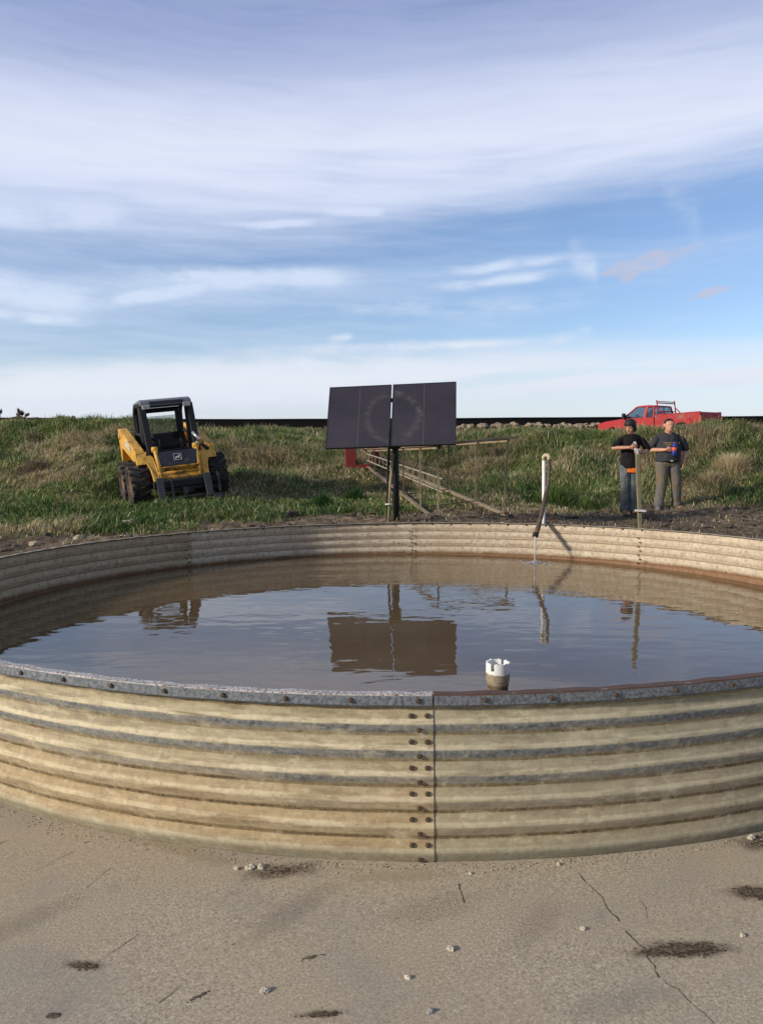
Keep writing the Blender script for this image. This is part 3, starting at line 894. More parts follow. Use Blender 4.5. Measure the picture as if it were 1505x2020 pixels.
vs = [b.b.verts.new((TCX + (TR - .012) * math.sin(2 * PI * k / 160), TCY + (TR - .012) * math.cos(2 * PI * k / 160), WZ)) for k in range(160)]
b.b.faces.new(vs)
water = b.build('water', mw)
props(water, kind='structure')

# ------------------------------------------------------------------ white standpipe in the tank
m_pvc = plain('white_pvc', lin(222, 218, 206), 0.45, var=0.08, scale=14, bump=0.1, dirt=lin(120, 100, 76), dirt_amt=.10)
m_pvcd = plain('scummed_pvc', lin(138, 120, 96), 0.8, var=0.35, scale=26, bump=0.6, dirt=lin(92, 76, 58), dirt_amt=.35)
sp = empty('standpipe', (.562, 3.80, 0.02), (0, 0, 0), 'white plastic overflow standpipe with notched collar, standing in the tank water', 'standpipe')
b = MB()
b.lathe([(.050, 0), (.050, .325), (.0535, .327), (.0535, .36), (.046, .36), (.046, .05), (.046, 0)][:6], None, 32)
b.build('pipe', m_pvcd, sp)
b = MB()
sg = 40
hN = lambda k: .405 if k % 20 in (2, 3) else .440 + (.003 if k % 5 == 0 else 0)
ro, ri, zb = .0575, .047, .352
ring = []
for k in range(sg):
    a0, a1 = 2 * PI * (k - .5) / sg + .55, 2 * PI * (k + .5) / sg + .55
    h_ = hN(k)
    q = [(ro, a0), (ro, a1), (ri, a1), (ri, a0)]
    lo = [b.b.verts.new((r_ * math.cos(a), r_ * math.sin(a), zb)) for r_, a in q]
    up = [b.b.verts.new((r_ * math.cos(a), r_ * math.sin(a), h_)) for r_, a in q]
    b.b.faces.new(up); b.b.faces.new(list(reversed(lo)))
    for e in range(4):
        b.b.faces.new((lo[e], lo[(e + 1) % 4], up[(e + 1) % 4], up[e]))
m_col, T = mat_new('half_scummed_pvc')
v = obj_vec(T)
x, y, z = T.xyz(v)
lev = T.math('ADD', z, T.math('MULTIPLY', T.math('SUBTRACT', T.noise(v, 22.0, 4.0, .6), .5), .035))
wh = T.mix(T.rng(T.noise(v, 30.0, 5.0, .7), .58, .72, 0, .6), lin(226, 222, 212), lin(150, 134, 110))
sc_ = T.mix(T.noise(v, 60.0, 5.0, .7), lin(70, 58, 44), lin(186, 168, 138))
finish(T, T.mix(T.rng(lev, .384, .390), sc_, wh), .6, 0.0, T.bump(T.noise(v, 120.0, 3.0, .6), .3, .003), .35)
b.build('collar', m_col, sp)

# ------------------------------------------------------------------ inlet: white post, hanging hose and the running water
ip = empty('inlet_post', (2.086, 10.2, 0.0), (0, 0, 0), 'slim white plastic riser pipe behind the tank carrying the inlet hose', 'pipe')
b = MB()
b.tube([(.004, 0, 0), (0, 0, .7), (-.006, 0, 1.36)], .021, 14)
b.build('riser', m_pvc, ip)
m_pvcb = plain('weathered_pvc', lin(176, 160, 124), 0.6, var=0.2, scale=30, bump=0.2)
b = MB()
b.tube([(-.006, 0, 1.33), (-.006, 0, 1.375), (.006, -.005, 1.392), (.026, -.02, 1.396), (.045, -.035, 1.390), (.052, -.045, 1.37), (.050, -.05, 1.33)], [.023, .025, .026, .026, .026, .026, .024], 14)
b.build('elbow', m_pvcb, ip)
m_hose = plain('muddy_hose', lin(84, 68, 54), 0.75, var=0.35, scale=14, bump=0.4, dirt=lin(120, 100, 80), dirt_amt=.25)
b = MB()
b.tube([(2.136, 10.15, 1.345), (2.136, 10.12, 1.22), (2.110, 10.04, 1.05), (2.045, 9.88, .93), (1.965, 9.62, .80), (1.895, 9.40, .69), (1.82, 9.20, .57), (1.762, 9.06, .485)],
       [0.021, .022, .023, .024, .025, .026, .028, .029], 14)
hose = b.build('inlet_hose', m_hose)
props(hose, 'muddy brown hose hanging from the white riser over the far rim', 'hose')
b = MB()
b.tube([(1.770, 9.078, .515), (1.760, 9.058, .477)], .034, 14)
m_blk = plain('black_rubber', lin(30, 27, 26), 0.8, var=0.3, scale=20, bump=0.3)
b.build('end_cap', m_blk, hose)
mws, T = mat_new('running_water')
gl = T.n('ShaderNodeBsdfPrincipled', {'Base Color': (.95, .97, 1.0), 'Roughness': 0.08, 'Transmission Weight': .75, 'IOR': 1.33})
T.n('ShaderNodeOutputMaterial', {'Surface': gl})
b = MB()
rs = [.014, .012, .010, .011, .009, .011, .010, .014]
b.tube([(1.758, 9.052, .478), (1.753, 9.035, .45), (1.750, 9.022, .41), (1.7485, 9.014, .36), (1.7475, 9.009, .31), (1.747, 9.006, .26), (1.747, 9.004, .21), (1.747, 9.003, .178)], rs, 10)
stream = b.build('water_stream', mws)
props(stream, 'thin stream of clear water falling from the hose end into the tank', 'water')
b = MB()
r = np.random.default_rng(4)
for k in range(60):
    a = r.uniform(0, 2 * PI); d_ = abs(r.normal(0, .05)); s = r.uniform(.003, .009)
    b.blob((1.747 + d_ * math.cos(a), 9.003 + d_ * math.sin(a), WZ + abs(r.normal(0, .012)) * math.exp(-d_ * 12) + .001), (s, s, s * .7), 1, .2, 1, k, smooth=True)
for k in range(70):
    a = r.uniform(0, 2 * PI); d_ = .05 + abs(r.normal(0, .09)); s = r.uniform(.006, .014)
    b.blob((1.747 + d_ * math.cos(a), 9.003 + d_ * .8 * math.sin(a), WZ + .001), (s * 1.8, s, .003), 1, .2, 1, k, smooth=True)
props(b.build('splash', mws, stream), kind='stuff')
# ------------------------------------------------------------------ skid steer loader
m_yel = plain('worn_yellow_paint', lin(202, 152, 60), 0.55, var=0.18, scale=5, bump=0.15, dirt=lin(116, 84, 46), dirt_amt=.30)
m_yeld = plain('greasy_yellow_paint', lin(176, 124, 38), 0.7, var=0.3, scale=9, bump=0.3, dirt=lin(58, 42, 28), dirt_amt=.5)
m_char = plain('charcoal_paint', lin(46, 46, 50), 0.55, var=0.25, scale=6, bump=0.15, dirt=lin(92, 84, 74), dirt_amt=.08)
m_black = plain('sooty_black', lin(26, 25, 26), 0.7, var=0.3, scale=8, bump=0.25)
m_roof = plain('grey_cab_paint', lin(104, 104, 108), 0.5, var=0.2, scale=6, bump=0.12, dirt=lin(120, 112, 100), dirt_amt=.1)
m_tyre = plain('muddy_tyre', lin(40, 36, 34), 0.9, var=0.4, scale=9, bump=0.6, dirt=lin(104, 86, 66), dirt_amt=.35)
m_rimy = plain('muddy_wheel_rim', lin(140, 106, 66), 0.85, var=0.35, scale=9, bump=0.4, dirt=lin(96, 76, 56), dirt_amt=.5)
m_steel = plain('dark_bare_steel', lin(70, 68, 68), 0.5, 0.5, var=0.3, scale=10, bump=0.3, dirt=lin(104, 74, 52), dirt_amt=.25)
m_chrome = plain('bright_steel_rod', lin(205, 205, 200), 0.25, 0.7, var=0.1, scale=9, bump=0)
m_lamp = plain('lamp_lens', lin(176, 172, 158), 0.3, var=0.15, scale=20, bump=0.1)
m_white = plain('white_decal', lin(206, 200, 188), 0.6, var=0.2, scale=20, bump=0)
m_rust = plain('rust', lin(112, 72, 46), 0.9, var=0.4, scale=12, bump=0.5)

skid = empty('skid_steer', (SKX, SKY_, SKZ), (math.radians(6.0), 0, math.radians(-64)),
             'yellow skid steer loader with black cab parked leaning on the grassy slope', 'skid steer')

def wheel(px, py):
    b = MB()
    Ry = Matrix.Translation((px, py, .415)) @ Matrix.Rotation(-PI / 2, 4, 'X')
    prof = [(.205, -.13), (.25, -.165), (.32, -.178), (.375, -.172), (.398, -.14), (.402, 0), (.398, .14), (.375, .172), (.32, .178), (.25, .165), (.205, .13)]
    b.lathe(prof, Ry, 40, closed=True)
    for k in range(17):
        for s in (-1, 1):
            a = 2 * PI * (k + (0.25 if s > 0 else -0.25)) / 17
            M = Ry @ Matrix.Rotation(a, 4, 'Z')
            L = MB()
            L.box((.402, s * .0, 0), (.052, .040, .20))
            # a bar lug: slanted from the centre line to the shoulder
            Mx = M @ Matrix.Translation((.402, 0, s * .085)) @ Matrix.Rotation(s * .42, 4, 'X')
            L.b.free()
            r = bmesh.ops.create_cube(b.b, size=1.0)
            for v in r['verts']:
                v.co = Mx @ Vector((v.co.x * .056, v.co.y * .046 * (1.25 if v.co.x < 0 else .85), v.co.z * .205))
    ty = b.build('tyre', m_tyre, skid)
    b = MB()
    out = 1 if py > 0 else -1
    prof = [(.04, out * .05), (.10, out * .055), (.12, out * .02), (.17, out * .015), (.185, out * .10), (.215, out * .14), (.222, out * .13), (.20, out * .02), (.20, -out * .12), (.04, -out * .12)]
    if out < 0: prof = prof[::-1]
    b.lathe(prof, Ry, 28)
    for k in range(8):
        a = 2 * PI * k / 8
        b.box(Ry @ Vector((.145 * math.cos(a), .145 * math.sin(a), out * .025)), (.03, .03, .03))
    b.build('rim', m_rimy, ty)
for px, py in ((.50, -.765), (-.50, -.765), (.50, .765), (-.50, .765)):
    wheel(px, py)

# chassis tub and rear engine housing
b = MB()
b.prism([(-1.05, .34), (-.9, .26), (.62, .26), (.86, .42), (.86, .66), (.62, .80), (-1.05, .86)], -.50, .50, 'y')
b.box((.50, 0, .415), (.16, 1.3, .16)); b.box((-.50, 0, .415), (.16, 1.3, .16))
b.build('chassis', m_yeld, skid, bevel=.015)
b = MB()
b.prism([(-1.28, .45), (-1.05, .40), (-.55, .86), (-.60, 1.22), (-.78, 1.32), (-1.22, 1.24)], -.46, .46, 'y')
for k in range(6):
    b.box((-1.285, 0, .56 + .1 * k), (.02, .7, .04))
b.build('engine_cover', m_char, skid, bevel=.02)
for s in (-1, 1):
    # rear tower that carries the arm pivot
    b = MB()
    b.prism([(-1.12, .62), (-.62, .62), (-.70, 1.0), (-.86, 1.42), (-1.02, 1.46), (-1.14, 1.36)], s * .50, s * .585, 'y')
    b.lathe([(.06, s * .48), (.06, s * .80)], Matrix.Translation((-1.0, 0, 1.36)) @ Matrix.Rotation(-PI / 2, 4, 'X'), 16)
    b.build('boom_tower', m_yel, skid, bevel=.012)
    # lift arm: deep plate at the back, slanting beam, then the goose neck
    b = MB()
    side = [(-1.18, 1.49), (-1.12, 1.53), (-.92, 1.50), (.66, 1.06), (.70, 1.0), (.70, .78), (.60, .78), (-.70, 1.08), (-.92, 1.10), (-1.06, .84), (-1.14, .84)]
    b.prism(side, s * .60, s * .775, 'y')
    arm = b.build('lift_arm', m_yel, skid, bevel=.014)
    b = MB()
    fr = [(s * .775, 1.0, .69), (s * .745, 1.06, .65), (s * .56, 1.01, .70), (s * .455, .90, .76), (s * .43, .66, .90), (s * .425, .40, 1.02), (s * .535, .40, 1.02), (s * .555, .66, .90), (s * .60, .78, .82), (s * .775, .78, .79)]
    A = [b.b.verts.new((x, y, z)) for y, z, x in fr]
    B = [b.b.verts.new((x - .15, y, z - .03)) for y, z, x in fr]
    b.b.faces.new(A); b.b.faces.new(list(reversed(B)))
    for k in range(len(A)):
        b.b.faces.new((A[k], B[k], B[(k + 1) % len(A)], A[(k + 1) % len(A)]))
    b.build('goose_neck', m_yel, arm, bevel=.01)
    # bucket cylinder in front of each neck
    b = MB()
    b.tube([(.70, s * .40, 1.04), (.78, s * .395, .92), (.97, s * .37, .46)], .042, 14)
    b.tube([(.70, s * .345, 1.04), (.70, s * .455, 1.04)], .055, 14)
    cy = b.build('bucket_cylinder', m_yel, skid)
    b = MB()
    b.tube([(.965, s * .37, .47), (1.02, s * .365, .34)], .022, 12)
    b.build('rod', m_chrome, cy)
    # lift cylinder inside the arm
    b = MB()
    b.tube([(-.9, s * .56, .70), (.10, s * .58, 1.02)], .045, 12)
    b.build('lift_cylinder', m_yeld, skid)
# hose guard and white hose clamps on the far arm, as in the photo
b = MB()
b.tube([(.52, .42, 1.30), (.60, .46, 1.22), (.64, .50, 1.14)], .03, 10)
b.tube([(.60, .45, 1.10), (.66, .48, 1.06)], .034, 10)
b.build('hose_guard', m_chrome, skid)
for k in range(3):
    b = MB()
    b.tube([(.66, .50 + .03 * k, 1.06), (.74, .55 + .03 * k, 1.0), (.74, .60 + .02 * k, .94), (.70, .66, .93 + .02 * k)], .011, 8)
    b.build('hydraulic_hose', m_black, skid)
    b = MB()
    b.tube([(.66, -.50 - .03 * k, 1.04), (.73, -.52 - .02 * k, .98), (.72, -.56 - .02 * k, .90)], .011, 8)
    b.build('hydraulic_hose', m_black, skid)

# lettering on the arm side
def text_obj(s, size, M, mat, parent, name='lettering', depth=.003, bold=0.0):
    cu = bpy.data.curves.new(name, 'FONT')
    cu.body = s; cu.size = size; cu.extrude = depth; cu.offset = bold
    cu.align_x = 'CENTER'; cu.align_y = 'CENTER'
    to = bpy.data.objects.new(name, cu)
    COL.objects.link(to)
    dg = bpy.context.evaluated_depsgraph_get()
    me = bpy.data.meshes.new_from_object(to.evaluated_get(dg))
    bpy.data.objects.remove(to)
    me.name = name
    me.transform(M)
    me.materials.clear(); me.materials.append(mat)
    o = bpy.data.objects.new(name, me); COL.objects.link(o)
    o.parent = parent
    return o
ang = math.atan2(1.06 - 1.50, .66 + .92)
for s, par in ((-1, 0), (1, 1)):
    arm = [c for c in skid.children if c.name.startswith('lift_arm')][par]
    M = Matrix.Translation((-.12, s * .778, 1.10)) @ Matrix.Rotation(-ang if s < 0 else ang, 4, 'Y') @ (Matrix.Rotation(PI / 2, 4, 'X') if s < 0 else Matrix.Rotation(PI, 4, 'Z') @ Matrix.Rotation(PI / 2, 4, 'X'))
    if s < 0:
        M = Matrix.Translation((-.12, s * .778, 1.155)) @ Matrix.Rotation(-ang, 4, 'Y') @ Matrix.Rotation(PI / 2, 4, 'X')
    else:
        M = Matrix.Translation((-.12, s * .778, 1.155)) @ Matrix.Rotation(-ang, 4, 'Y') @ Matrix.Rotation(PI, 4, 'Z') @ Matrix.Rotation(PI / 2, 4, 'X')
    text_obj('DEERE', .19, M, m_white, arm, bold=.006)

# front: dark cover with the emblem, yellow step, cross tube
b = MB()
b.prism([(.74, .98), (.80, .98), (.90, .70), (.84, .70)], -.385, .385, 'y')
fp = b.build('front_panel', m_char, skid, bevel=.01)
b = MB()
dx = Matrix.Translation((.853, -.01, .855)) @ Matrix.Rotation(math.radians(-19.6), 4, 'Y') @ Matrix.Rotation(PI / 2, 4, 'Z') @ Matrix.Rotation(PI / 2, 4, 'X')
deer = [(-.055, -.01), (-.03, .015), (.01, .018), (.025, .035), (.02, .06), (.03, .05), (.036, .062), (.04, .045), (.056, .034), (.042, .022), (.035, .0), (.05, -.03), (.03, -.02), (.012, -.006), (-.02, -.012), (-.04, -.04), (-.034, -.012), (-.05, -.03)]
b.prism(deer, 0, .004, 'z', dx)
for pts in ([(-.07, -.055), (.07, -.055), (.07, -.047), (-.07, -.047)], [(-.07, .07), (.07, .07), (.07, .077), (-.07, .077)], [(-.076, -.055), (-.069, -.055), (-.069, .077), (-.076, .077)], [(.069, -.055), (.076, -.055), (.076, .077), (.069, .077)]):
    b.prism(pts, 0, .0025, 'z', dx)
b.build('emblem', m_white, fp)
b = MB()
b.box((.90, 0, .655), (.05, .74, .075), (0, .35, 0))
for k in range(-2, 3):
    b.box((.925, k * .06, .657), (.02, .03, .055), (0, .35, 0))
b.build('cross_plate', m_yeld, skid, bevel=.006)
b = MB()
b.tube([(.93, -.43, .57), (.93, .43, .57)], .034, 18)
b.prism([(.90, .55), (.95, .555), (1.0, .475), (.96, .47)], -.36, .36, 'y')
b.box((.995, 0, .455), (.04, .62, .03))
b.build('cross_tube', m_yeld, skid)
# attachment carrier: black cross bar, two upright plates with toe lips
b = MB()
b.box((1.04, 0, .36), (.10, 1.14, .13)); b.box((1.0, 0, .25), (.12, .9, .07))
b.tube([(1.02, -.55, .40), (1.02, .55, .40)], .05, 14)
ca_ = b.build('carrier_bar', m_black, skid, bevel=.01)
for s in (-1, 1):
    b = MB()
    yb = s * .455
    b.prism([(1.07, .50), (1.115, .50), (1.235, .06), (1.175, .06)], yb - .065, yb + .065, 'y')
    b.prism([(1.07, .50), (1.10, .50), (1.16, .10), (1.10, .10)], yb + .20, yb + .235, 'y')
    b.prism([(1.17, .085), (1.26, .0), (1.24, -.012), (1.14, .05)], yb - .08, yb + .235, 'y')
    b.build('attachment_plate', m_steel, ca_, bevel=.006)
b = MB()
b.box((1.15, 0, .10), (.035, .70, .035)); b.box((1.10, .0, .20), (.06, .08, .16))
b.tube([(1.02, .08, .36), (1.10, .06, .20), (1.14, .0, .12)], .02, 8)
b.build('latch_bar', m_steel, ca_)
b = MB()
b.box((.82, -.30, .33), (.16, .12, .22)); b.box((.84, .14, .36), (.14, .26, .10)); b.box((.86, -.05, .25), (.12, .34, .06)); b.box((.80, .38, .34), (.14, .12, .20))
b.build('belly_plates', m_rust, skid, bevel=.01)

# cab: roll frame built from bars, roof, mesh sides, rear window, seat, levers, lamps
b = MB()
for s in (-1, 1):
    y = s * .47
    b.bar((.62, y * .97, .88), (.30, y, 1.90), .085, .12, (0, 1, 0))           # front post
    b.tube([(-.62, y, .95), (-.68, y, 1.45), (-.62, y, 1.78), (-.46, y, 1.92), (-.2, y, 1.95)], .045, 10)   # hooped rear post
    b.bar((-.62, y, 1.38), (-.12, y, 1.33), .05, .06, (0, 1, 0))
    b.bar((-.12, y, .95), (-.06, y, 1.92), .16, .03, (0, 1, 0))                # wide side upright
    b.bar((-.62, y, .96), (.60, y, .92), .06, .08, (0, 1, 0))
    b.bar((-.5, y, 1.93), (.32, y, 1.93), .07, .07, (0, 1, 0))
b.bar((.33, -.47, 1.90), (.33, .47, 1.90), .07, .09)
b.bar((-.62, -.47, 1.83), (-.62, .47, 1.83), .07, .10)
b.bar((-.63, -.47, 1.20), (-.63, .47, 1.20), .06, .30)
for s in (-1, 1):
    b.box((-.60, s * .41, 1.50), (.06, .12, .60))
cabf = b.build('cab_frame', m_black, skid, bevel=.01)
b = MB()
b.prism([(-.56, 1.93), (-.50, 1.99), (.20, 2.03), (.34, 1.99), (.385, 1.92), (.36, 1.88), (.20, 1.955), (-.5, 1.935)], -.505, .505, 'y')
roof = b.build('roof', m_roof, skid, bevel=.025)
b = MB()
for k in range(-9, 10):
    b.box((.366, k * .035, 1.955), (.02, .012, .075), (0, -.6, 0))
b.box((.37, 0, 1.955), (.012, .66, .01), (0, -.6, 0))
b.build('roof_grille', m_black, roof)
for s in (-1, 1):
    b = MB()
    b.box((.385, s * .40, 1.875), (.05, .15, .085), None, .012)
    b.build('work_lamp', m_lamp, roof)
    b = MB()
    def q(u, w):   # side mesh plane between wide upright and front post
        x0 = -.06 + .02 * (1 - w); x1 = .32 + (.60 - .32) * (1 - w)
        return Vector((x0 + (x1 - x0) * u, s * .475, .97 + .92 * w))
    n = 13
    for k in range(-n, n + 1):
        for dirn in (1, -1):
            # diagonal wires
            t0, t1 = 0.0, 1.0
            pts = []
            for t in np.linspace(0, 1, 15):
                u = k / n + t * 1.0 if dirn > 0 else k / n + (1 - t) * 1.0
                if 0 <= u <= 1: pts.append(q(u, t))
            if len(pts) > 1:
                b.bar(pts[0], pts[-1], .011, .008)
    b.build('side_mesh', m_black, cabf)
    b = MB()
    b.tube([(.36, s * .22, .95), (.34, s * .22, 1.12), (.30, s * .21, 1.22)], [.014, .014, .022], 8)
    b.build('control_lever', m_black, skid)
mgl, T = mat_new('dusty_glass')
v = obj_vec(T)
tr = T.n('ShaderNodeBsdfTransparent', {'Color': (.86, .88, .88)})
gp = T.n('ShaderNodeBsdfPrincipled', {'Base Color': (.35, .34, .32), 'Roughness': .25})
gm = T.n('ShaderNodeMixShader', {0: T.rng(T.noise(v, 6.0, 4.0, .6), .3, .8, .10, .32), 1: tr, 2: gp})
T.n('ShaderNodeOutputMaterial', {'Surface': gm})
b = MB()
b.box((-.625, 0, 1.53), (.008, .70, .36))
b.build('rear_window', mgl, cabf)
b = MB()
b.box((-.20, 0, 1.06), (.46, .50, .14), None, .04)
b.box((-.45, 0, 1.20), (.12, .46, .30), (0, -.2, 0), .04)
b.box((-.05, 0, .98), (.9, .84, .06))
b.build('seat', m_black, skid)
b = MB()
b.bar((.28, -.44, 1.12), (.34, .44, 1.12), .045)
b.box((.42, 0, .93), (.34, .84, .05)); b.box((.60, 0, .96), (.05, .80, .12))
b.build('lap_bar', m_black, skid)
# ------------------------------------------------------------------ solar panels on their mast
def pv_mat(name, cx):
    m, T = mat_new(name)
    v = obj_vec(T)
    x, y, z = T.xyz(v)
    n = T.noise(v, 1.4, 4.0, .6)
    d = T.n('ShaderNodeVectorMath', {0: v, 1: (cx, 0.0, -.03)}, out=1, operation='DISTANCE')
    smear = T.noise(T.mapping(v, scale=(3, 3, 7), loc=(cx * 3, 0, 0)), 1.6, 5.0, .65)
    off_ = T.math('ABSOLUTE', T.math('SUBTRACT', d, T.math('ADD', .40, T.math('MULTIPLY', T.math('SUBTRACT', smear, .5), .16))))
    ringm = T.math('MULTIPLY', T.rng(off_, .0, .09, 1, 0, True), T.rng(smear, .40, .70, 0.05, 1, True))
    c = T.mix(T.rng(n, .3, .7), lin(44, 40, 45), lin(58, 53, 58))
    c = T.mix(T.math('MULTIPLY', ringm, .13 if cx < 0 else .06), c, lin(150, 144, 138))
    finish(T, c, T.math('ADD', .34, T.math('MULTIPLY', ringm, .25)), 0.0, None, .35)
    return m
m_alu = plain('dull_aluminium', lin(44, 42, 44), 0.55, 0.4, var=0.15, scale=12, bump=0.1)
m_line = plain('grey_tab_line', lin(92, 88, 90), 0.5, var=0.15, scale=20, bump=0)
m_mast = plain('dark_pipe', lin(34, 32, 32), 0.6, var=0.3, scale=9, bump=0.2, dirt=lin(92, 66, 44), dirt_amt=.18)
m_wood = plain('grey_weathered_wood', lin(150, 132, 98), 0.9, var=0.25, scale=12, bump=0.5, dirt=lin(98, 82, 58), dirt_amt=.2)
sol = empty('solar_array', (.175, 12.8, gz(.175, 12.8)), (0, 0, 0), 'dark pair of solar panels tilted on a black mast behind the tank', 'solar panel')
sb = Vector((.175, 12.8, gz(.175, 12.8)))
TL, TRR, BR, BL = Vector((-.79, 12.86, 2.465)), Vector((1.205, 12.56, 2.525)), Vector((1.115, 12.06, 1.545)), Vector((-.89, 12.36, 1.495))
ux = ((TRR - TL) + (BR - BL)).normalized()
uz = ((TL - BL) + (TRR - BR)); uz = (uz - ux * uz.dot(ux)).normalized()
uy = uz.cross(ux)          # points away from the viewer
ctr = (TL + TRR + BR + BL) / 4
R = Matrix((ux, uy, uz)).transposed().to_4x4()
Mp = Matrix.Translation(ctr - sb) @ R
PW, PH = (TRR - TL).length, ((TL - BL).length + (TRR - BR).length) / 2
for s in (-1, 1):
    w = PW / 2 - .012
    cx = s * (w / 2 + .012)
    b = MB(); b.box((0, 0, 0), (w - .03, .022, PH - .03))
    o = b.build('panel_glass', pv_mat('solar_glass', -cx + .03), sol); o.matrix_local = Mp @ Matrix.Translation((cx, 0, 0))
    f = MB()
    for q in (-1, 1):
        f.box((q * (w / 2 - .0075), .006, 0), (.015, .042, PH)); f.box((0, .006, q * (PH / 2 - .0075)), (w - .03, .042, .015))
    f.build('frame', m_alu, o)
    l = MB(); l.box((0, -.0125, 0), (.006, .002, PH - .03)); l.build('tab_line', m_line, o)
b = MB()
for zz in (-.30, .30):
    b.box((0, .05, zz), (PW * .92, .05, .05))
for xx in (-.62, .62):
    b.box((xx, .085, 0), (.05, .05, PH * .9))
o = b.build('mounting_rails', m_alu, sol); o.matrix_local = Mp
b = MB()
b.tube([(.065, 0, -.25), (.06, 0, .9), (.05, .02, 1.25), (.05, .0, 1.62)], .052, 16)
b.box((.05, -.02, 1.30), (.17, .12, .34))
b.build('mast', m_mast, sol)
b = MB()
b.tube([(-.085, -.05, -.2), (-.075, -.05, .6), (-.055, -.08, 1.0), (-.045, -.10, 1.22), (-.01, -.06, 1.32)], .020, 10)
b.build('cable_conduit', m_black, sol)
b = MB()
b.tube([(-.075, -.11, -.2), (-.035, -.10, .55), (.015, -.085, 1.06)], .019, 10)
b.build('wood_brace', m_wood, sol)
b = MB()
b.tube([(-.115, -.12, .248), (.0, -.13, .250)], .012, 8)
b.build('wire_tie', m_white, sol)

# ------------------------------------------------------------------ thin post just behind the far rim
m_post = plain('pale_green_post', lin(116, 108, 80), 0.85, var=0.22, scale=10, bump=0.4, dirt=lin(104, 94, 62), dirt_amt=.3)
po = empty('fence_post', (2.995, 9.07, -.02), (0, 0, 0), 'thin leaning wooden stake just behind the far tank rim, before the black-shirted person', 'post')
b = MB()
b.bar((.0, 0, 0), (-.079, 0, 1.435), .046, .04, (0, 1, 0))
b.build('stake', m_post, po, bevel=.006)
b = MB()
b.box((-.043, -.03, .79), (.12, .03, .022), (0, .05, 0))
b.build('wire_tie', m_white, po)

# ------------------------------------------------------------------ fallen windmill tower
m_ang = plain('weathered_angle_iron', lin(138, 122, 96), 0.7, 0.1, var=0.22, scale=9, bump=0.25, dirt=lin(122, 84, 52), dirt_amt=.35)
m_angd = plain('rusty_angle_iron', lin(88, 70, 52), 0.85, var=0.3, scale=9, bump=0.3)
m_redp = plain('red_oxide_paint', lin(112, 32, 28), 0.75, var=0.22, scale=7, bump=0.25, dirt=lin(80, 44, 34), dirt_amt=.3)
n0 = [Vector(p) for p in ((.957, 13.4, 1.535), (2.225, 14.0, 1.650), (2.165, 14.0, .345), (.957, 13.4, .255))]   # TL TR BR BL at the foot end
n1 = [Vector(p) for p in ((-.49, 20.3, 1.46), (-.10, 20.5, 1.49), (-.08, 20.5, 1.16), (-.47, 20.3, 1.13))]
tw = empty('windmill_tower', (.957, 13.4, .25), (0, 0, 0), 'toppled four-legged windmill tower lying on the grass behind the solar panels', 'tower')
off = Vector((.957, 13.4, .25))
at_ = lambda c, t: n0[c] + (n1[c] - n0[c]) * t - off
for c in range(4):
    b = MB()
    ext = -.02 if c in (0, 3) else -.005
    a, e = at_(c, ext), at_(c, 1)
    w = .055 if c < 2 else .075
    b.bar(a, e, w, .012); b.bar(a + Vector((w / 2, 0, -w / 2)), e + Vector((w / 2, 0, -w / 2)), .012, w)
    b.build('leg', m_ang, tw)
# rings of cross members
for k, t in enumerate((0.0, .17, .36, .56, .78, 1.0)):
    for (p, q) in ((0, 1), (1, 2), (2, 3), (3, 0)):
        b = MB()
        w = .045 if k == 0 else .035
        b.bar(at_(p, t), at_(q, t), w, .014 if (p, q) in ((0, 1), (2, 3)) else .03)
        b.build('cross_member', m_angd if (p + k) % 2 and k or (p, q) == (2, 3) else m_ang, tw)
b = MB()      # the top bar of the foot end runs on past the corner
b.bar(n0[1] - off, n0[1] + (n0[1] - n0[0]) * .12 - off, .06, .03)
b.bar(n0[0] - off + Vector((-.01, 0, .02)), n0[0] + (n0[1] - n0[0]) * 1.1 - off + Vector((0, 0, .02)), .05, .03)
b.build('foot_bar', m_ang, tw)
# service ladder inside
lad = MB()
la, lb_ = Vector((1.10, 14.3, .70)), Vector((-.34, 19.3, 1.20))
l2a, l2b = Vector((1.10, 14.3, .94)), Vector((-.34, 19.3, 1.36))
lad.bar(la - off, lb_ - off, .024, .02); lad.bar(l2a - off, l2b - off, .024, .02)
for k in range(17):
    t = (k + .5) / 17
    lad.bar(la + (lb_ - la) * t - off, l2a + (l2b - l2a) * t - off, .012)
m_lad = plain('pale_galvanised', lin(150, 142, 120), 0.6, 0.1, var=0.15, scale=9, bump=0.15)
lad.build('ladder', m_lad, tw)
b = MB()
b.prism([(0, 0), (.27, 0), (.27, .20), (.62, .26), (.62, .06), (.40, 0), (.30, -.06), (0, -.04), (-.02, .70), (.23, .70), (.23, .2), (.22, .2)][:0] or [(-.02, -.04), (.56, .02), (.56, .20), (.22, .16), (.20, .72), (-.06, .72)], 0, .30, 'y')
hd = b.build('tower_head', m_redp, None, bevel=.01)
hd.location = (-.83, 19.55, .92)
hd.rotation_euler = (0, 0, .1)
props(hd, 'red painted steel bracket standing at the far end of the toppled tower', 'bracket')
b = MB()
b.box((0, 0, .2), (.19, .16, .42)); b.box((-.06, 0, .36), (.12, .2, .06)); b.tube([(-.14, 0, .12), (.16, 0, .12)], .035, 10)
hb = b.build('gear_box', m_redp, None, bevel=.012)
hb.location = (-.14, 20.15, 1.10)
props(hb, 'small red steel box lying inside the far end of the toppled tower', 'gear box')

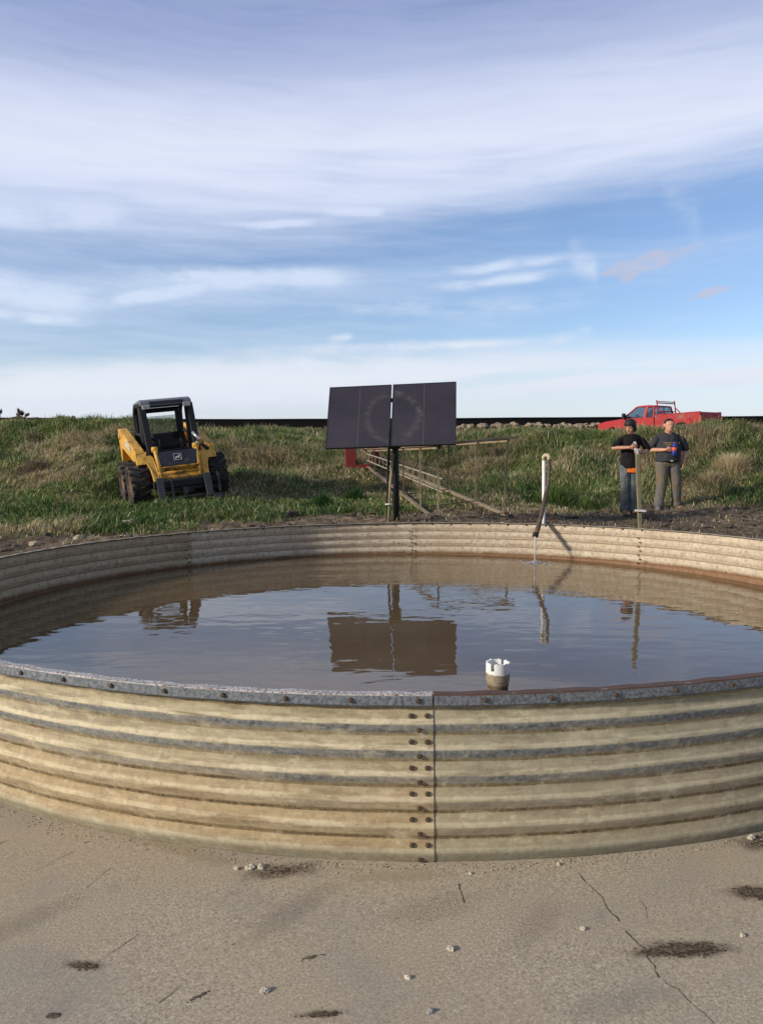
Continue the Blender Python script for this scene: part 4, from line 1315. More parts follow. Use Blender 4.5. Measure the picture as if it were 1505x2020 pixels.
# ------------------------------------------------------------------ long black wall on the far bank with rubble at its foot
m_wall = plain('black_sheeting', lin(20, 19, 20), 0.9, var=0.3, scale=.6, bump=0.3, spec=.1)
b = MB()
xs = np.arange(-34, 46.1, 4.0)
zt = lambda x: 3.70 + .04 * max(0, -x - 6) / 8 + .14 * max(0, (-x - 14) / 16) + .012 * math.sin(x * .7)
for a, e in zip(xs, xs[1:]):
    b.prism([(a, 2.6), (e, 2.6), (e, zt(e)), (a, zt(a))], 60.0, 60.4, 'y')
wall = b.build('black_wall', m_wall)
props(wall, 'long low black wall along the skyline behind the truck and the solar panels', 'wall')
b = MB()
for a, e in zip(xs, xs[1:]):
    b.bar((a, 59.95, zt(a) - .03), (e, 59.95, zt(e) - .03), .06)
b.build('top_rail', m_black, wall)

m_rock = plain('limestone_rubble', lin(146, 128, 106), 0.9, var=0.3, scale=3, bump=0.6, dirt=lin(110, 92, 74), dirt_amt=.25)
r = np.random.default_rng(33)
rocks = []
for v_ in range(5):
    b = MB(); b.blob((0, 0, 0), (.34, .28, .22), 3, .5, 1.2, v_ + 40)
    o = b.build('rubble_rock', m_rock, None, smooth=False)
    rocks.append(o)
shape = ['rounded', 'blocky', 'flat', 'angular', 'humped']
k = 0
x = 5.4
while x < 17.2:
    o = rocks[k] if k < 5 else rocks[k % 5].copy()
    if k >= 5: COL.objects.link(o)
    s = r.uniform(.5, 1.15)
    o.scale = (s * r.uniform(.9, 1.3), s, s)
    o.location = (x, 59.2 + r.uniform(-.25, .25), 3.02 + r.uniform(-.10, .08))
    o.rotation_euler = (r.uniform(-.3, .3), r.uniform(-.3, .3), r.uniform(0, 6))
    props(o, 'pale boulder in the rubble row at the foot of the black wall', 'rock', 'rubble row under the black wall')
    x += s * r.uniform(.36, .62); k += 1
# ------------------------------------------------------------------ red pickup beyond the bank
m_red = plain('faded_red_paint', lin(158, 18, 20), 0.5, var=0.12, scale=3, bump=0.05, dirt=lin(120, 66, 52), dirt_amt=.12)
m_redd = plain('dusty_red_paint', lin(150, 24, 22), 0.6, var=0.2, scale=4, bump=0.1, dirt=lin(128, 92, 76), dirt_amt=.3)
m_trim = plain('black_trim', lin(26, 25, 27), 0.6, var=0.2, scale=8, bump=0.1)
m_int = plain('dark_interior', lin(30, 28, 30), 0.9, var=0.2, scale=5, bump=0)
m_lens = plain('head_lamp_lens', lin(206, 196, 176), 0.25, var=0.1, scale=12, bump=0)
m_orange = plain('marker_lens', lin(200, 90, 30), 0.3, var=0.1, scale=12, bump=0)
mwin, T = mat_new('window_glass')
tr = T.n('ShaderNodeBsdfTransparent', {'Color': (.62, .72, .74)})
gs = T.n('ShaderNodeBsdfGlossy', {'Color': (.9, .9, .9), 'Roughness': .03})
gm = T.n('ShaderNodeMixShader', {0: .14, 1: tr, 2: gs})
T.n('ShaderNodeOutputMaterial', {'Surface': gm})

# local frame: +X is forward, +Y the truck's left, Z up
truck = empty('pickup_truck', (11.88, 34.4, 1.63), (0, math.radians(.6), math.radians(128)),
              'red pickup truck with headache rack parked behind the grassy bank', 'pickup truck')
truck.scale = (.83, .83, .83)
HW = .96
b = MB()   # hood, fenders, lower cab: one shell with wheel openings
def arch(cx, r, n=9):
    return [(cx + r * math.cos(PI * k / n), .42 + r * math.sin(PI * k / n) * .95) for k in range(n + 1)]
lower = [(2.98, .50), (3.02, .62), (3.02, 1.0), (2.94, 1.10), (2.5, 1.20), (1.62, 1.27), (1.45, 1.29), (-.42, 1.29), (-.42, .42)] + [(1.58, .42)][::-1]
out = lower[:-1] + [(1.50, .42)] + arch(2.02, .47)[::-1] + [(2.60, .46)]
b.prism(out, -HW + .03, HW - .03, 'y')
b.build('body', m_red, truck, bevel=.05)
# hood bulge
b = MB()
b.prism([(2.9, 1.08), (2.5, 1.235), (1.6, 1.32), (1.5, 1.25), (2.5, 1.1)], -.62, .62, 'y')
b.build('hood', m_red, truck, bevel=.05)
# cab: pillars and roof leaving real window openings
b = MB()
for s in (-1, 1):
    yb, yt = s * .90, s * .73
    b.bar((1.50, yb, 1.27), (.72, yt, 1.86), .07, .08, (0, 1, 0))        # A pillar
    b.bar((.16, yb, 1.27), (.10, yt, 1.88), .17, .06, (0, 1, 0))         # B pillar
    b.bar((-.40, yb, 1.27), (-.30, yt, 1.86), .10, .09, (0, 1, 0))       # rear corner
    b.bar((.75, yt, 1.87), (-.34, yt, 1.87), .07, .07)
    b.bar((1.52, yb, 1.265), (-.42, yb, 1.265), .06, .08)
b.prism([(.80, 1.86), (.62, 1.925), (.0, 1.945), (-.30, 1.91), (-.38, 1.84), (-.2, 1.86), (.5, 1.86)], -.74, .74, 'y')
b.bar((-.40, -.9, 1.30), (-.40, .9, 1.30), .07, .12)
b.build('cab', m_red, truck, bevel=.025)
for s in (-1, 1):
    b = MB()
    q = [(1.42, s * .885, 1.30), (.24, s * .885, 1.30), (.19, s * .735, 1.83), (.74, s * .735, 1.83)]
    vs = [b.b.verts.new(p) for p in q] + [b.b.verts.new((p[0], p[1] - s * .012, p[2])) for p in q]
    b.b.faces.new(vs[:4]); b.b.faces.new(vs[4:][::-1])
    for k in range(4): b.b.faces.new((vs[k], vs[(k + 1) % 4], vs[4 + (k + 1) % 4], vs[4 + k]))
    b.build('side_window', mwin, truck)
    b = MB()
    q = [(.06, s * .885, 1.31), (-.32, s * .885, 1.31), (-.25, s * .735, 1.83), (.03, s * .735, 1.83)]
    vs = [b.b.verts.new(p) for p in q] + [b.b.verts.new((p[0], p[1] - s * .012, p[2])) for p in q]
    b.b.faces.new(vs[:4]); b.b.faces.new(vs[4:][::-1])
    for k in range(4): b.b.faces.new((vs[k], vs[(k + 1) % 4], vs[4 + (k + 1) % 4], vs[4 + k]))
    b.build('quarter_window', mwin, truck)
    b = MB()
    b.box((1.28, s * 1.06, 1.42), (.12, .22, .30), None, .03); b.bar((1.30, s * .90, 1.34), (1.30, s * 1.0, 1.36), .05)
    b.build('mirror', m_trim, truck)
    b = MB()
    b.box((2.985, s * .72, .90), (.09, .30, .22), None, .02)
    b.build('headlight', m_lens, truck)
    b = MB()
    b.box((.60, s * .935, 1.12), (.16, .03, .035))
    b.build('door_handle', m_trim, truck)
    b = MB()
    b.box((.83, s * .932, .82), (1.18, .010, .80), None, .004)
    b.build('door', m_red, truck)
b = MB()
q = [(1.48, -.84, 1.31), (1.48, .84, 1.31), (.76, .70, 1.85), (.76, -.70, 1.85)]
vs = [b.b.verts.new(p) for p in q] + [b.b.verts.new((p[0] - .02, p[1], p[2] - .01)) for p in q]
b.b.faces.new(vs[:4]); b.b.faces.new(vs[4:][::-1])
for k in range(4): b.b.faces.new((vs[k], vs[(k + 1) % 4], vs[4 + (k + 1) % 4], vs[4 + k]))
b.build('windshield', mwin, truck)
b = MB()
b.box((-.355, 0, 1.60), (.015, 1.46, .46), (0, .12, 0))
b.build('rear_window', mwin, truck)
b = MB()
b.box((.05, .4, 1.22), (.34, .52, .62), (0, -.2, 0), .05); b.box((.05, -.4, 1.22), (.34, .52, .62), (0, -.2, 0), .05); b.box((.02, .4, 1.58), (.1, .26, .18), None, .03); b.box((.02, -.4, 1.58), (.1, .26, .18), None, .03)
b.box((1.25, 0, 1.22), (.4, 1.6, .12))
b.build('seats', m_int, truck)
b = MB()
b.lathe([(.16, -.02), (.18, 0), (.16, .02)], Matrix.Translation((.85, .42, 1.36)) @ Matrix.Rotation(-1.1, 4, 'Y'), 18)
b.build('steering_wheel', m_trim, truck)
# grille and bumpers
b = MB()
b.box((3.03, 0, .86), (.05, 1.12, .30)); b.build('grille', m_trim, truck, bevel=.01)
b = MB()
b.box((3.06, 0, .56), (.14, 1.9, .24), None, .04); b.build('bumper', m_chrome, truck)
b = MB()
b.box((-2.98, 0, .60), (.14, 1.7, .20), None, .03); b.build('bumper', m_chrome, truck)
# bed: two sides, floor, front wall, tailgate
side = [(-.50, .55), (-.50, 1.40), (-2.92, 1.46), (-2.96, 1.40), (-2.92, .62), (-2.52, .55)] + [(-2.02 + .50 * math.cos(PI * (1 - k / 9)), .52 + .47 * math.sin(PI * k / 9)) for k in range(10)] + [(-1.4, .52)]
for s in (-1, 1):
    b = MB()
    b.prism(side, s * .90, s * .99, 'y')
    if s > 0:
        pass
    b.build('bed_side', m_redd, truck, bevel=.015)
    b = MB()
    b.bar((-.50, s * .945, 1.405), (-2.94, s * .945, 1.465), .12, .03)
    b.build('bed_rail', m_red, truck, bevel=.008)
    b = MB()
    arcp = [(-2.02 + .56 * math.cos(PI * (1 - k / 10)), s * 1.01, .54 + .54 * math.sin(PI * k / 10)) for k in range(11)]
    b.tube(arcp, .035, 8)
    b.prism([(-1.36, .52), (-1.42, .95), (-1.62, 1.16), (-2.42, 1.18), (-2.62, .98), (-2.66, .56)] + [(-2.02 + .50 * math.cos(PI * (1 - k / 9)), .52 + .47 * math.sin(PI * k / 9)) for k in range(10)], s * .985, s * 1.07, 'y')
    b.build('fender_lip', m_redd, truck)
b = MB()
b.box((-1.7, 0, .80), (2.4, 1.8, .05)); b.box((-.53, 0, 1.10), (.05, 1.8, .6)); b.box((-2.02, .72, .98), (.9, .34, .36)); b.box((-2.02, -.72, .98), (.9, .34, .36))
b.build('bed_floor', m_trim, truck)
b = MB()
b.box((-2.94, 0, 1.13), (.06, 1.78, .64), None, .015); b.build('tailgate', m_red, truck)
for s in (-1, 1):
    b = MB(); b.box((-2.965, s * .945, 1.10), (.05, .09, .36)); b.build('tail_light', m_orange, truck)
# headache rack
b = MB()
for s in (-1, 1):
    b.tube([(-.58, s * .80, 1.40), (-.50, s * .80, 1.98), (-.48, s * .80, 2.16)], .032, 8)
    b.tube([(-.95, s * .80, 1.42), (-.54, s * .80, 1.80)], .026, 8)
b.tube([(-.50, -.80, 2.02), (-.50, .80, 2.02)], .028, 8)
b.tube([(-.485, -.80, 2.10), (-.485, .80, 2.10)], .022, 8)
b.tube([(-.56, -.80, 1.60), (-.56, .80, 1.60)], .022, 8)
b.build('headache_rack', m_redd, truck)
b = MB()
for k in range(3): b.box((.45, (k - 1) * .3, 1.945), (.08, .10, .03))
b.build('marker_lamps', m_orange, truck)
for px in (2.02, -2.02):
    for s in (-1, 1):
        b = MB()
        M = Matrix.Translation((px, s * .80, .40)) @ Matrix.Rotation(-PI / 2, 4, 'X')
        b.lathe([(.22, -.11), (.34, -.13), (.39, -.10), (.40, 0), (.39, .10), (.34, .13), (.22, .11)], M, 28, closed=True)
        ty = b.build('tyre', m_tyre, truck)
        b = MB()
        b.lathe([(.03, s * .09), (.12, s * .09), (.16, s * .04), (.20, s * .06), (.235, s * .10), (.235, -s * .1), (.03, -s * .1)][:: 1 if s > 0 else -1], M, 24)
        b.build('rim', m_chrome, ty)
# ------------------------------------------------------------------ people
def remesh(mb, name, mat, parent, voxel=.008, smooth=6, factor=.5):
    bmesh.ops.recalc_face_normals(mb.b, faces=mb.b.faces[:])
    me = bpy.data.meshes.new(name); mb.b.to_mesh(me); mb.b.free()
    t = bpy.data.objects.new(name, me); COL.objects.link(t)
    md = t.modifiers.new('r', 'REMESH'); md.mode = 'VOXEL'; md.voxel_size = voxel
    if smooth:
        ms = t.modifiers.new('s', 'SMOOTH'); ms.iterations = smooth; ms.factor = factor
    dg = bpy.context.evaluated_depsgraph_get()
    m2 = bpy.data.meshes.new_from_object(t.evaluated_get(dg))
    bpy.data.objects.remove(t)
    m2.name = name
    m2.materials.clear(); m2.materials.append(mat)
    m2.polygons.foreach_set('use_smooth', [True] * len(m2.polygons))
    o = bpy.data.objects.new(name, m2); COL.objects.link(o)
    o.parent = parent
    return o

def skin_mat(name, col):
    m, T = mat_new(name)
    v = obj_vec(T)
    n = T.noise(v, 14.0, 4.0, .6)
    c = T.mix(T.rng(n, .35, .65), [k * .85 for k in col], [min(1, k * 1.12) for k in col])
    finish(T, c, .55, 0.0, None, .4)
    return m
def cloth(name, col, col2, amt=.35, scale=7.0):
    m, T = mat_new(name)
    v = obj_vec(T)
    n = T.noise(v, scale, 5.0, .65)
    f = T.noise(T.mapping(v, scale=(1, 1, .45), rot=(.3, .4, 0)), 16.0, 3.0, .55)
    c = T.mix(T.rng(n, .42, .66, 0, amt * 2, True), col, col2)
    finish(T, c, .92, 0.0, T.bump(f, .9, .035), .15)
    return m
m_skin1 = skin_mat('skin_ruddy', lin(190, 136, 110))
m_skin2 = skin_mat('skin_tanned', lin(176, 126, 98))
m_hair = plain('dark_hair', lin(30, 22, 18), 0.6, var=0.3, scale=40, bump=0.8)
m_eye = plain('eye_dark', lin(34, 26, 24), 0.3, var=0.1, scale=30, bump=0)
m_mouth = plain('lip', lin(140, 86, 76), 0.6, var=0.1, scale=30, bump=0)
m_tee = cloth('charcoal_tee', lin(54, 54, 58), lin(72, 66, 58))
m_teeb = cloth('black_tee', lin(28, 26, 27), lin(40, 34, 30))
m_org = cloth('orange_undershirt', lin(220, 110, 40), lin(190, 90, 34), .2)
m_jeans1 = cloth('muddy_work_trousers', lin(96, 94, 92), lin(112, 96, 72), .6, 5.0)
m_jeans2 = cloth('faded_jeans', lin(84, 90, 94), lin(120, 116, 106), .45, 6.0)
m_belt = plain('dark_belt', lin(24, 22, 22), 0.6, var=.2, scale=20, bump=.1)
m_boot = plain('tan_boot', lin(128, 100, 74), 0.8, var=.25, scale=20, bump=.3)
m_shoe = plain('grey_shoe', lin(112, 110, 106), 0.8, var=.25, scale=20, bump=.3, dirt=lin(90, 76, 60), dirt_amt=.3)
m_print = plain('yellow_print', lin(206, 176, 110), 0.8, var=.2, scale=40, bump=0)
m_wprint = plain('white_print', lin(206, 204, 200), 0.8, var=.2, scale=40, bump=0)
m_blue = plain('blue_plastic', lin(36, 44, 120), 0.45, var=.15, scale=20, bump=0)
m_ored = plain('orange_label', lin(214, 90, 50), 0.5, var=.15, scale=20, bump=0)

def hand(mb, wrist, d, up, thumb, L=.19, curl=.5, spread=.10, w=.042):
    """palm, four bent fingers of different lengths and a thumb leaving the side of the palm"""
    wrist, d, up, th = Vector(wrist), Vector(d).normalized(), Vector(up), Vector(thumb)
    th = (th - d * th.dot(d)).normalized()
    n = d.cross(th)
    if n.dot(up) < 0: n = -n         # n: back of the hand
    pl = L * .50
    mb.capsule(wrist, .027, wrist + d * pl * .5 + th * w * .35, .026, 10)
    mb.capsule(wrist, .026, wrist + d * pl * .5 - th * w * .35, .024, 10)
    for k, (o, ln) in enumerate(((.95, .44), (.32, .50), (-.32, .47), (-.95, .38))):
        base = wrist + d * pl * (.96 if k in (1, 2) else .88) + th * w * o
        mb.capsule(wrist + d * pl * .25 + th * w * o * .6, .016, base, .0125, 8)
        c = curl * (1 + .12 * k)
        d1 = (d * math.cos(c * .6) - n * math.sin(c * .6) + th * spread * o * .6).normalized()
        d2 = (d * math.cos(c * 1.5) - n * math.sin(c * 1.5)).normalized()
        d3 = (d * math.cos(c * 2.3) - n * math.sin(c * 2.3)).normalized()
        p1 = base + d1 * L * ln * .45; p2 = p1 + d2 * L * ln * .32; p3 = p2 + d3 * L * ln * .23
        mb.capsule(base, .0118, p1, .0108, 8); mb.capsule(p1, .0108, p2, .0098, 8); mb.capsule(p2, .0098, p3, .0085, 8)
    tb = wrist + d * pl * .28 + th * w * .8
    t1 = tb + (d * .55 + th * .75 - n * .25).normalized() * L * .20
    t2 = t1 + (d * .85 + th * .25 - n * .45).normalized() * L * .17
    mb.capsule(tb - th * .012, .017, t1, .013, 8); mb.capsule(t1, .013, t2, .0105, 8)

def head(mb, c, fwd, up, h=.235, w=.150, chin=0.0):
    """c: centre of the head, fwd: where the face looks, up: crown direction"""
    f = Vector(fwd).normalized(); u = Vector(up); u = (u - f * u.dot(f)).normalized(); s = f.cross(u)
    P = lambda a, b_, e: Vector(c) + f * a + s * b_ + u * e
    H, Wd = h, w
    mb.capsule(P(-.022, 0, .030), H * .39, P(.008, 0, .028), H * .375, 18)
    mb.capsule(P(.020, 0, -.01), Wd * .47, P(.028, 0, -H * .28), Wd * .37 + chin, 14)
    mb.capsule(P(.045, -.012, -H * .40), .034 + chin, P(.045, .012, -H * .40), .034 + chin, 12)
    mb.capsule(P(.084, 0, .012), .010, P(.104, 0, -.034), .0145, 8)             # nose
    for q in (-1, 1):
        mb.capsule(P(.098, q * .010, -.036), .0085, P(.096, q * .013, -.037), .008, 8)
        mb.capsule(P(.083, q * .014, .030), .009, P(.072, q * .050, .030), .009, 8)   # brow
        mb.capsule(P(.058, q * .046, -.028), .022, P(.05, q * .040, -.055), .022, 8)  # cheek
        mb.capsule(P(-.008, q * (Wd * .52), .012), .017, P(-.006, q * (Wd * .515), -.03), .012, 8)  # ear
    mb.capsule(P(.083, -.02, -.068), .0085, P(.083, .02, -.068), .0085, 8)
    mb.capsule(P(.079, -.016, -.082), .010, P(.079, .016, -.082), .010, 8)
    return P

def face_bits(P, parent):
    for q in (-1, 1):
        b = MB(); b.blob(P(.074, q * .033, .010), (.011, .012, .008), 2, 0, 1, 0, smooth=True); b.build('eye', m_eye, parent)
        b = MB(); b.capsule(P(.090, q * .014, .031), .0045, P(.079, q * .052, .034), .004, 8); b.build('eyebrow', m_hair, parent)
    b = MB(); b.capsule(P(.089, -.024, -.074), .0042, P(.089, .024, -.074), .0042, 8); b.build('mouth', m_mouth, parent)

def shoe(mb, heel, d, L=.29):
    h, d = Vector(heel), Vector(d).normalized()
    mb.capsule(h + Vector((0, 0, .045)), .045, h + d * L * .35 + Vector((0, 0, .045)), .046, 12)
    mb.capsule(h + d * L * .35 + Vector((0, 0, .045)), .046, h + d * L * .72 + Vector((0, 0, .036)), .036, 12)
    mb.capsule(h + Vector((0, 0, .06)) + d * .03, .044, h + Vector((0, 0, .13)) + d * .03, .044, 12)
    mb.capsule(h + Vector((0, 0, .02)), .034, h + d * L * .74 + Vector((0, 0, .02)), .036, 12)

# ---------- heavy-set person in the charcoal shirt (local: x to the photo's right, -y towards the camera)
mz = gz(5.80, 16.1)
man = empty('person', (5.80, 16.1, mz), (0, 0, 0), 'heavy-set person in charcoal t-shirt and muddy trousers holding a blue bottle', 'person')
b = MB()
P = head(b, (-.005, -.03, 1.700), (-.03, -1, -.02), (0, -.02, 1), .245, .172, .008)
b.capsule((0, .0, 1.50), .078, (-.003, -.012, 1.62), .070, 14)                       # neck
b.capsule((-.17, .02, 1.45), .045, (.17, .02, 1.45), .045, 14)
b.capsule((0, .015, 1.36), .14, (0, 0, 1.05), .15, 18, (1.25, .80))                    # trunk
b.capsule((-.235, .02, 1.41), .052, (-.335, .05, 1.21), .052, 12)                      # right arm (photo left), bent across
b.capsule((-.335, .05, 1.21), .050, (-.125, -.21, 1.215), .034, 12)
hand(b, (-.125, -.21, 1.215), (.95, -.15, .03), (-.3, -1, .1), (0, -.15, 1), .185, .85, .05)
b.capsule((.24, .02, 1.41), .052, (.330, .05, 1.17), .052, 12)                        # left arm hangs
b.capsule((.330, .05, 1.17), .050, (.268, -.05, .945), .035, 12)
hand(b, (.268, -.05, .945), (-.22, -.12, -.95), (.9, -.4, 0), (-.1, -.9, 0), .185, .45, .10)
for s, hipx, kx, ax, ay in ((-1, -.115, -.115, -.185, -.05), (1, .115, .150, .190, .05)):
    b.capsule((hipx, .01, .93), .115, (kx, -.01, .50), .078, 14)
    b.capsule((kx, -.01, .50), .075, (ax, ay, .09), .045, 14)
    b.capsule((ax, ay, .06), .04, (ax + s * .02, ay - .10, .035), .034, 10)
remesh(b, 'body', m_skin1, man, .0075, 5)
bodyp = man
face_bits(P, man)
b = MB()
b.capsule(P(-.034, 0, .048), .094, P(-.014, 0, .050), .094, 20); b.capsule(P(-.050, 0, -.03), .082, P(-.045, 0, .03), .088, 14)
for q in (-1, 1): b.capsule(P(-.004, q * .078, -.01), .014, P(.03, q * .074, .05), .018, 8)
b.capsule(P(.050, -.045, .100), .013, P(.050, .045, .100), .013, 8)
remesh(b, 'hair', m_hair, man, .007, 2)
b = MB()   # t-shirt
b.capsule((0, .015, 1.415), .165, (0, .0, 1.20), .190, 20, (1.30, .88))
b.capsule((0, .0, 1.20), .195, (0, -.01, 1.075), .190, 20, (1.22, .98))
b.lathe([(.184, .985), (.190, 1.0), (.194, 1.10), (.19, 1.2)], Matrix.Diagonal((1.20, .98, 1, 1)), 36)
b.capsule((-.16, .02, 1.475), .062, (.16, .02, 1.475), .062, 14)
b.capsule((-.08, .015, 1.50), .055, (.08, .015, 1.50), .055, 14)
b.capsule((-.235, .02, 1.415), .078, (-.322, .045, 1.275), .076, 14)
b.capsule((.240, .02, 1.415), .078, (.325, .042, 1.245), .076, 14)
o = remesh(b, 't_shirt', m_tee, man, .0085, 4)
# printed lines: rows of short letter-like strokes across the chest
def print_lines(rows, parent, mat, y, name):
    r = np.random.default_rng(8)
    b = MB()
    for z, x0, x1, hgt in rows:
        x = x0
        while x < x1:
            w = r.uniform(.010, .018)
            if r.random() < .86:
                k = r.integers(0, 3)
                yy = y(x, z)
                b.box((x + w / 2, yy, z + (hgt * .15 if k == 1 else 0)), (w * .36, .006, hgt * (1.2 if k == 1 else .8)))
                b.box((x + w / 2, yy, z + (hgt * .3 if k else -hgt * .3)), (w * .8, .006, hgt * .26))
            x += w * 1.25
    return b.build(name, mat, parent)
print_lines([(1.352, -.155, .150, .017), (1.315, -.115, .115, .013)], man, m_print, lambda x, z: -.010 - math.sqrt(max(0.0, .180 ** 2 - (x / 1.34) ** 2)) * .90 + (z - 1.32) * .12, 'shirt_print')
b = MB()
b.lathe([(.186, 0), (.192, .006), (.192, .034), (.186, .04)], Matrix.Translation((0, .0, .975)) @ Matrix.Diagonal((1.20, .96, 1, 1)), 30)
bl = b.build('belt', m_belt, man)
b = MB(); b.box((0, -.188, .995), (.05, .012, .035), None, .004); b.build('buckle', m_chrome, bl)
b = MB()   # trousers
b.capsule((-.05, .005, .965), .150, (.05, .005, .965), .150, 18, (1.08, .98))
for s, hipx, kx, ax, ay in ((-1, -.112, -.118, -.180, -.05), (1, .115, .150, .188, .05)):
    b.capsule((hipx, .005, .92), .132, (kx * 1.02, -.015, .52), .100, 16)
    b.capsule((kx * 1.02, -.015, .52), .098, (ax, ay, .15), .088, 16)
    b.capsule((ax, ay, .15), .092, (ax, ay - .005, .105), .094, 16)
remesh(b, 'trousers', m_jeans1, man, .0085, 4)
b = MB(); shoe(b, (-.185, -.0, .0), (-.25, -1, 0)); remesh(b, 'shoe', m_shoe, man, .008, 3)
b = MB(); shoe(b, (.190, .09, .0), (.35, -1, 0)); remesh(b, 'shoe', m_boot, man, .008, 3)
man.scale = (1.07, 1.05, 1.0)
# the bottle he holds
bt = empty('bottle', (5.80 + .015, 16.1 - .262, mz + 1.09), (0, .05, 0), 'blue bottle with an orange band held by the person in charcoal shirt', 'bottle')
b = MB(); b.lathe([(.042, 0), (.050, .01), (.050, .085), (.046, .10), (.040, .11)], None, 20); b.build('base', m_blue, bt)
b = MB(); b.lathe([(.041, .105), (.044, .12), (.044, .165), (.040, .175)], None, 20); b.build('band', m_ored, bt)
b = MB(); b.lathe([(.040, .17), (.046, .18), (.048, .215), (.030, .245), (.018, .26), (.018, .285), (.012, .29)], None, 20); b.build('top', m_blue, bt)

# ---------- slim person in the black shirt, head turned down to the photo's left
bz = gz(4.55, 14.6)
boy = empty('person', (4.55, 14.6, bz), (0, 0, 0), 'slim person in black t-shirt over orange hem and jeans, looking down aside', 'person')
b = MB()
P = head(b, (-.015, -.05, 1.595), (-.72, -.66, -.38), (-.16, -.12, 1), .235, .150)
b.capsule((.03, .02, 1.42), .058, (.0, -.02, 1.53), .054, 14)
b.capsule((-.11, .02, 1.375), .036, (.16, .02, 1.375), .036, 14)
b.capsule((.015, .01, 1.31), .105, (0, .01, .98), .105, 18, (1.15, .75))
b.capsule((-.17, .01, 1.345), .042, (-.315, -.06, 1.215), .042, 12)
b.capsule((-.315, -.06, 1.215), .041, (-.075, -.25, 1.225), .029, 12)
hand(b, (-.075, -.25, 1.225), (.95, -.18, -.02), (-.2, -.9, .5), (0, -.3, 1), .18, .75, .06)
b.capsule((.22, .01, 1.345), .042, (.335, .02, 1.165), .042, 12)
b.capsule((.335, .02, 1.165), .041, (.150, -.23, 1.125), .029, 12)
hand(b, (.150, -.23, 1.125), (-.93, -.25, .10), (.2, -.9, .4), (0, -.3, 1), .18, .75, .06)
for s, hx, kx, ax in ((-1, -.085, -.075, -.070), (1, .085, .085, .085)):
    b.capsule((hx, .01, .86), .088, (kx, -.02, .47), .062, 14)
    b.capsule((kx, -.02, .47), .060, (ax, .02, .09), .040, 14)
    b.capsule((ax, .02, .06), .04, (ax - .01, -.08, .035), .034, 10)
remesh(b, 'body', m_skin2, boy, .0075, 5)
face_bits(P, boy)
b = MB()
b.capsule(P(-.036, 0, .046), .101, P(-.012, 0, .052), .100, 20); b.capsule(P(-.06, 0, -.05), .078, P(-.05, 0, .03), .092, 14)
for q in (-1, 1): b.capsule(P(-.012, q * .070, -.01), .022, P(.0, q * .07, .05), .026, 8)
b.capsule(P(.062, -.045, .088), .020, P(.060, .045, .094), .020, 8)
for k in range(16):
    a = -1.9 + 3.8 * k / 15; e0 = .035 if abs(a) < .9 else -.02
    b.capsule(P(.086 * math.cos(a) - .01, .084 * math.sin(a), .075), .018, P(.098 * math.cos(a) - .012, .088 * math.sin(a), e0 + .012 * math.sin(k * 2.7)), .011, 6)
remesh(b, 'hair', m_hair, boy, .007, 1)
b = MB()
b.capsule((.018, .01, 1.345), .140, (.012, .0, 1.15), .142, 20, (1.20, .84))
b.lathe([(.152, .848), (.155, .86), (.150, 1.0), (.142, 1.2)], Matrix.Translation((.010, 0, 0)) @ Matrix.Diagonal((1.14, .88, 1, 1)), 36)
b.capsule((-.10, .015, 1.405), .05, (.15, .015, 1.405), .05, 14)
b.capsule((-.04, .015, 1.425), .045, (.09, .015, 1.425), .045, 14)
b.capsule((-.170, .01, 1.35), .064, (-.285, -.045, 1.245), .066, 14)
b.capsule((.220, .01, 1.35), .066, (.322, .012, 1.21), .066, 14)
remesh(b, 't_shirt', m_teeb, boy, .0085, 4)
b = MB()
b.lathe([(.150, .765), (.153, .775), (.147, .84), (.140, .92)], Matrix.Translation((.006, 0, 0)) @ Matrix.Rotation(.05, 4, 'Y') @ Matrix.Diagonal((1.14, .88, 1, 1)), 36)
remesh(b, 'undershirt', m_org, boy, .0085, 3)
b = MB()
b.prism([(-.018, -.055), (.018, -.055), (.030, -.02), (.034, .02), (.022, .05), (0, .062), (-.022, .05), (-.034, .02), (-.030, -.02)], 0, .005, 'y', Matrix.Translation((.045, -.137, 1.275)) @ Matrix.Rotation(.06, 4, 'Z'))
em = b.build('shirt_emblem', m_wprint, boy)
b = MB()
for x in (-.014, .014): b.blob((.045 + x, -.1385, 1.285), (.008, .003, .010), 2, .1, 1, 1)
b.box((.045, -.139, 1.245), (.03, .003, .006)); b.box((.045, -.1385, 1.268), (.006, .003, .012))
b.build('emblem_marks', m_teeb, em)
b = MB()
b.capsule((-.03, .005, .87), .118, (.04, .005, .87), .118, 18, (1.05, .95))
for s, hx, kx, ax in ((-1, -.080, -.078, -.070), (1, .085, .088, .088)):
    b.capsule((hx, .005, .85), .105, (kx, -.02, .48), .084, 16)
    b.capsule((kx, -.02, .48), .083, (ax, .018, .15), .078, 16)
    b.capsule((ax, .018, .15), .082, (ax, .012, .095), .084, 16)
remesh(b, 'jeans', m_jeans2, boy, .0085, 4)
b = MB(); shoe(b, (-.070, .06, .0), (-.12, -1, 0)); remesh(b, 'boot', m_boot, boy, .008, 3)
b = MB(); shoe(b, (.088, .07, .0), (.22, -1, 0)); remesh(b, 'boot', m_boot, boy, .008, 3)
# small pale fitting between the hands
m_fit = plain('grey_plastic', lin(168, 166, 164), 0.5, var=.2, scale=20, bump=.1)
b = MB()
b.tube([(-.05, 0, .02), (.0, 0, .0), (.05, 0, -.03)], .026, 14)
b.tube([(0, 0, 0), (.012, -.01, -.075)], .022, 14); b.lathe([(.028, -.085), (.028, -.06)], Matrix.Translation((.012, -.01, 0)), 14)
ft = b.build('pipe_fitting', m_fit)
ft.location = (4.55 + .045, 14.6 - .295, bz + 1.175)
props(ft, 'small grey pipe fitting held between the hands of the black-shirted person', 'pipe fitting')
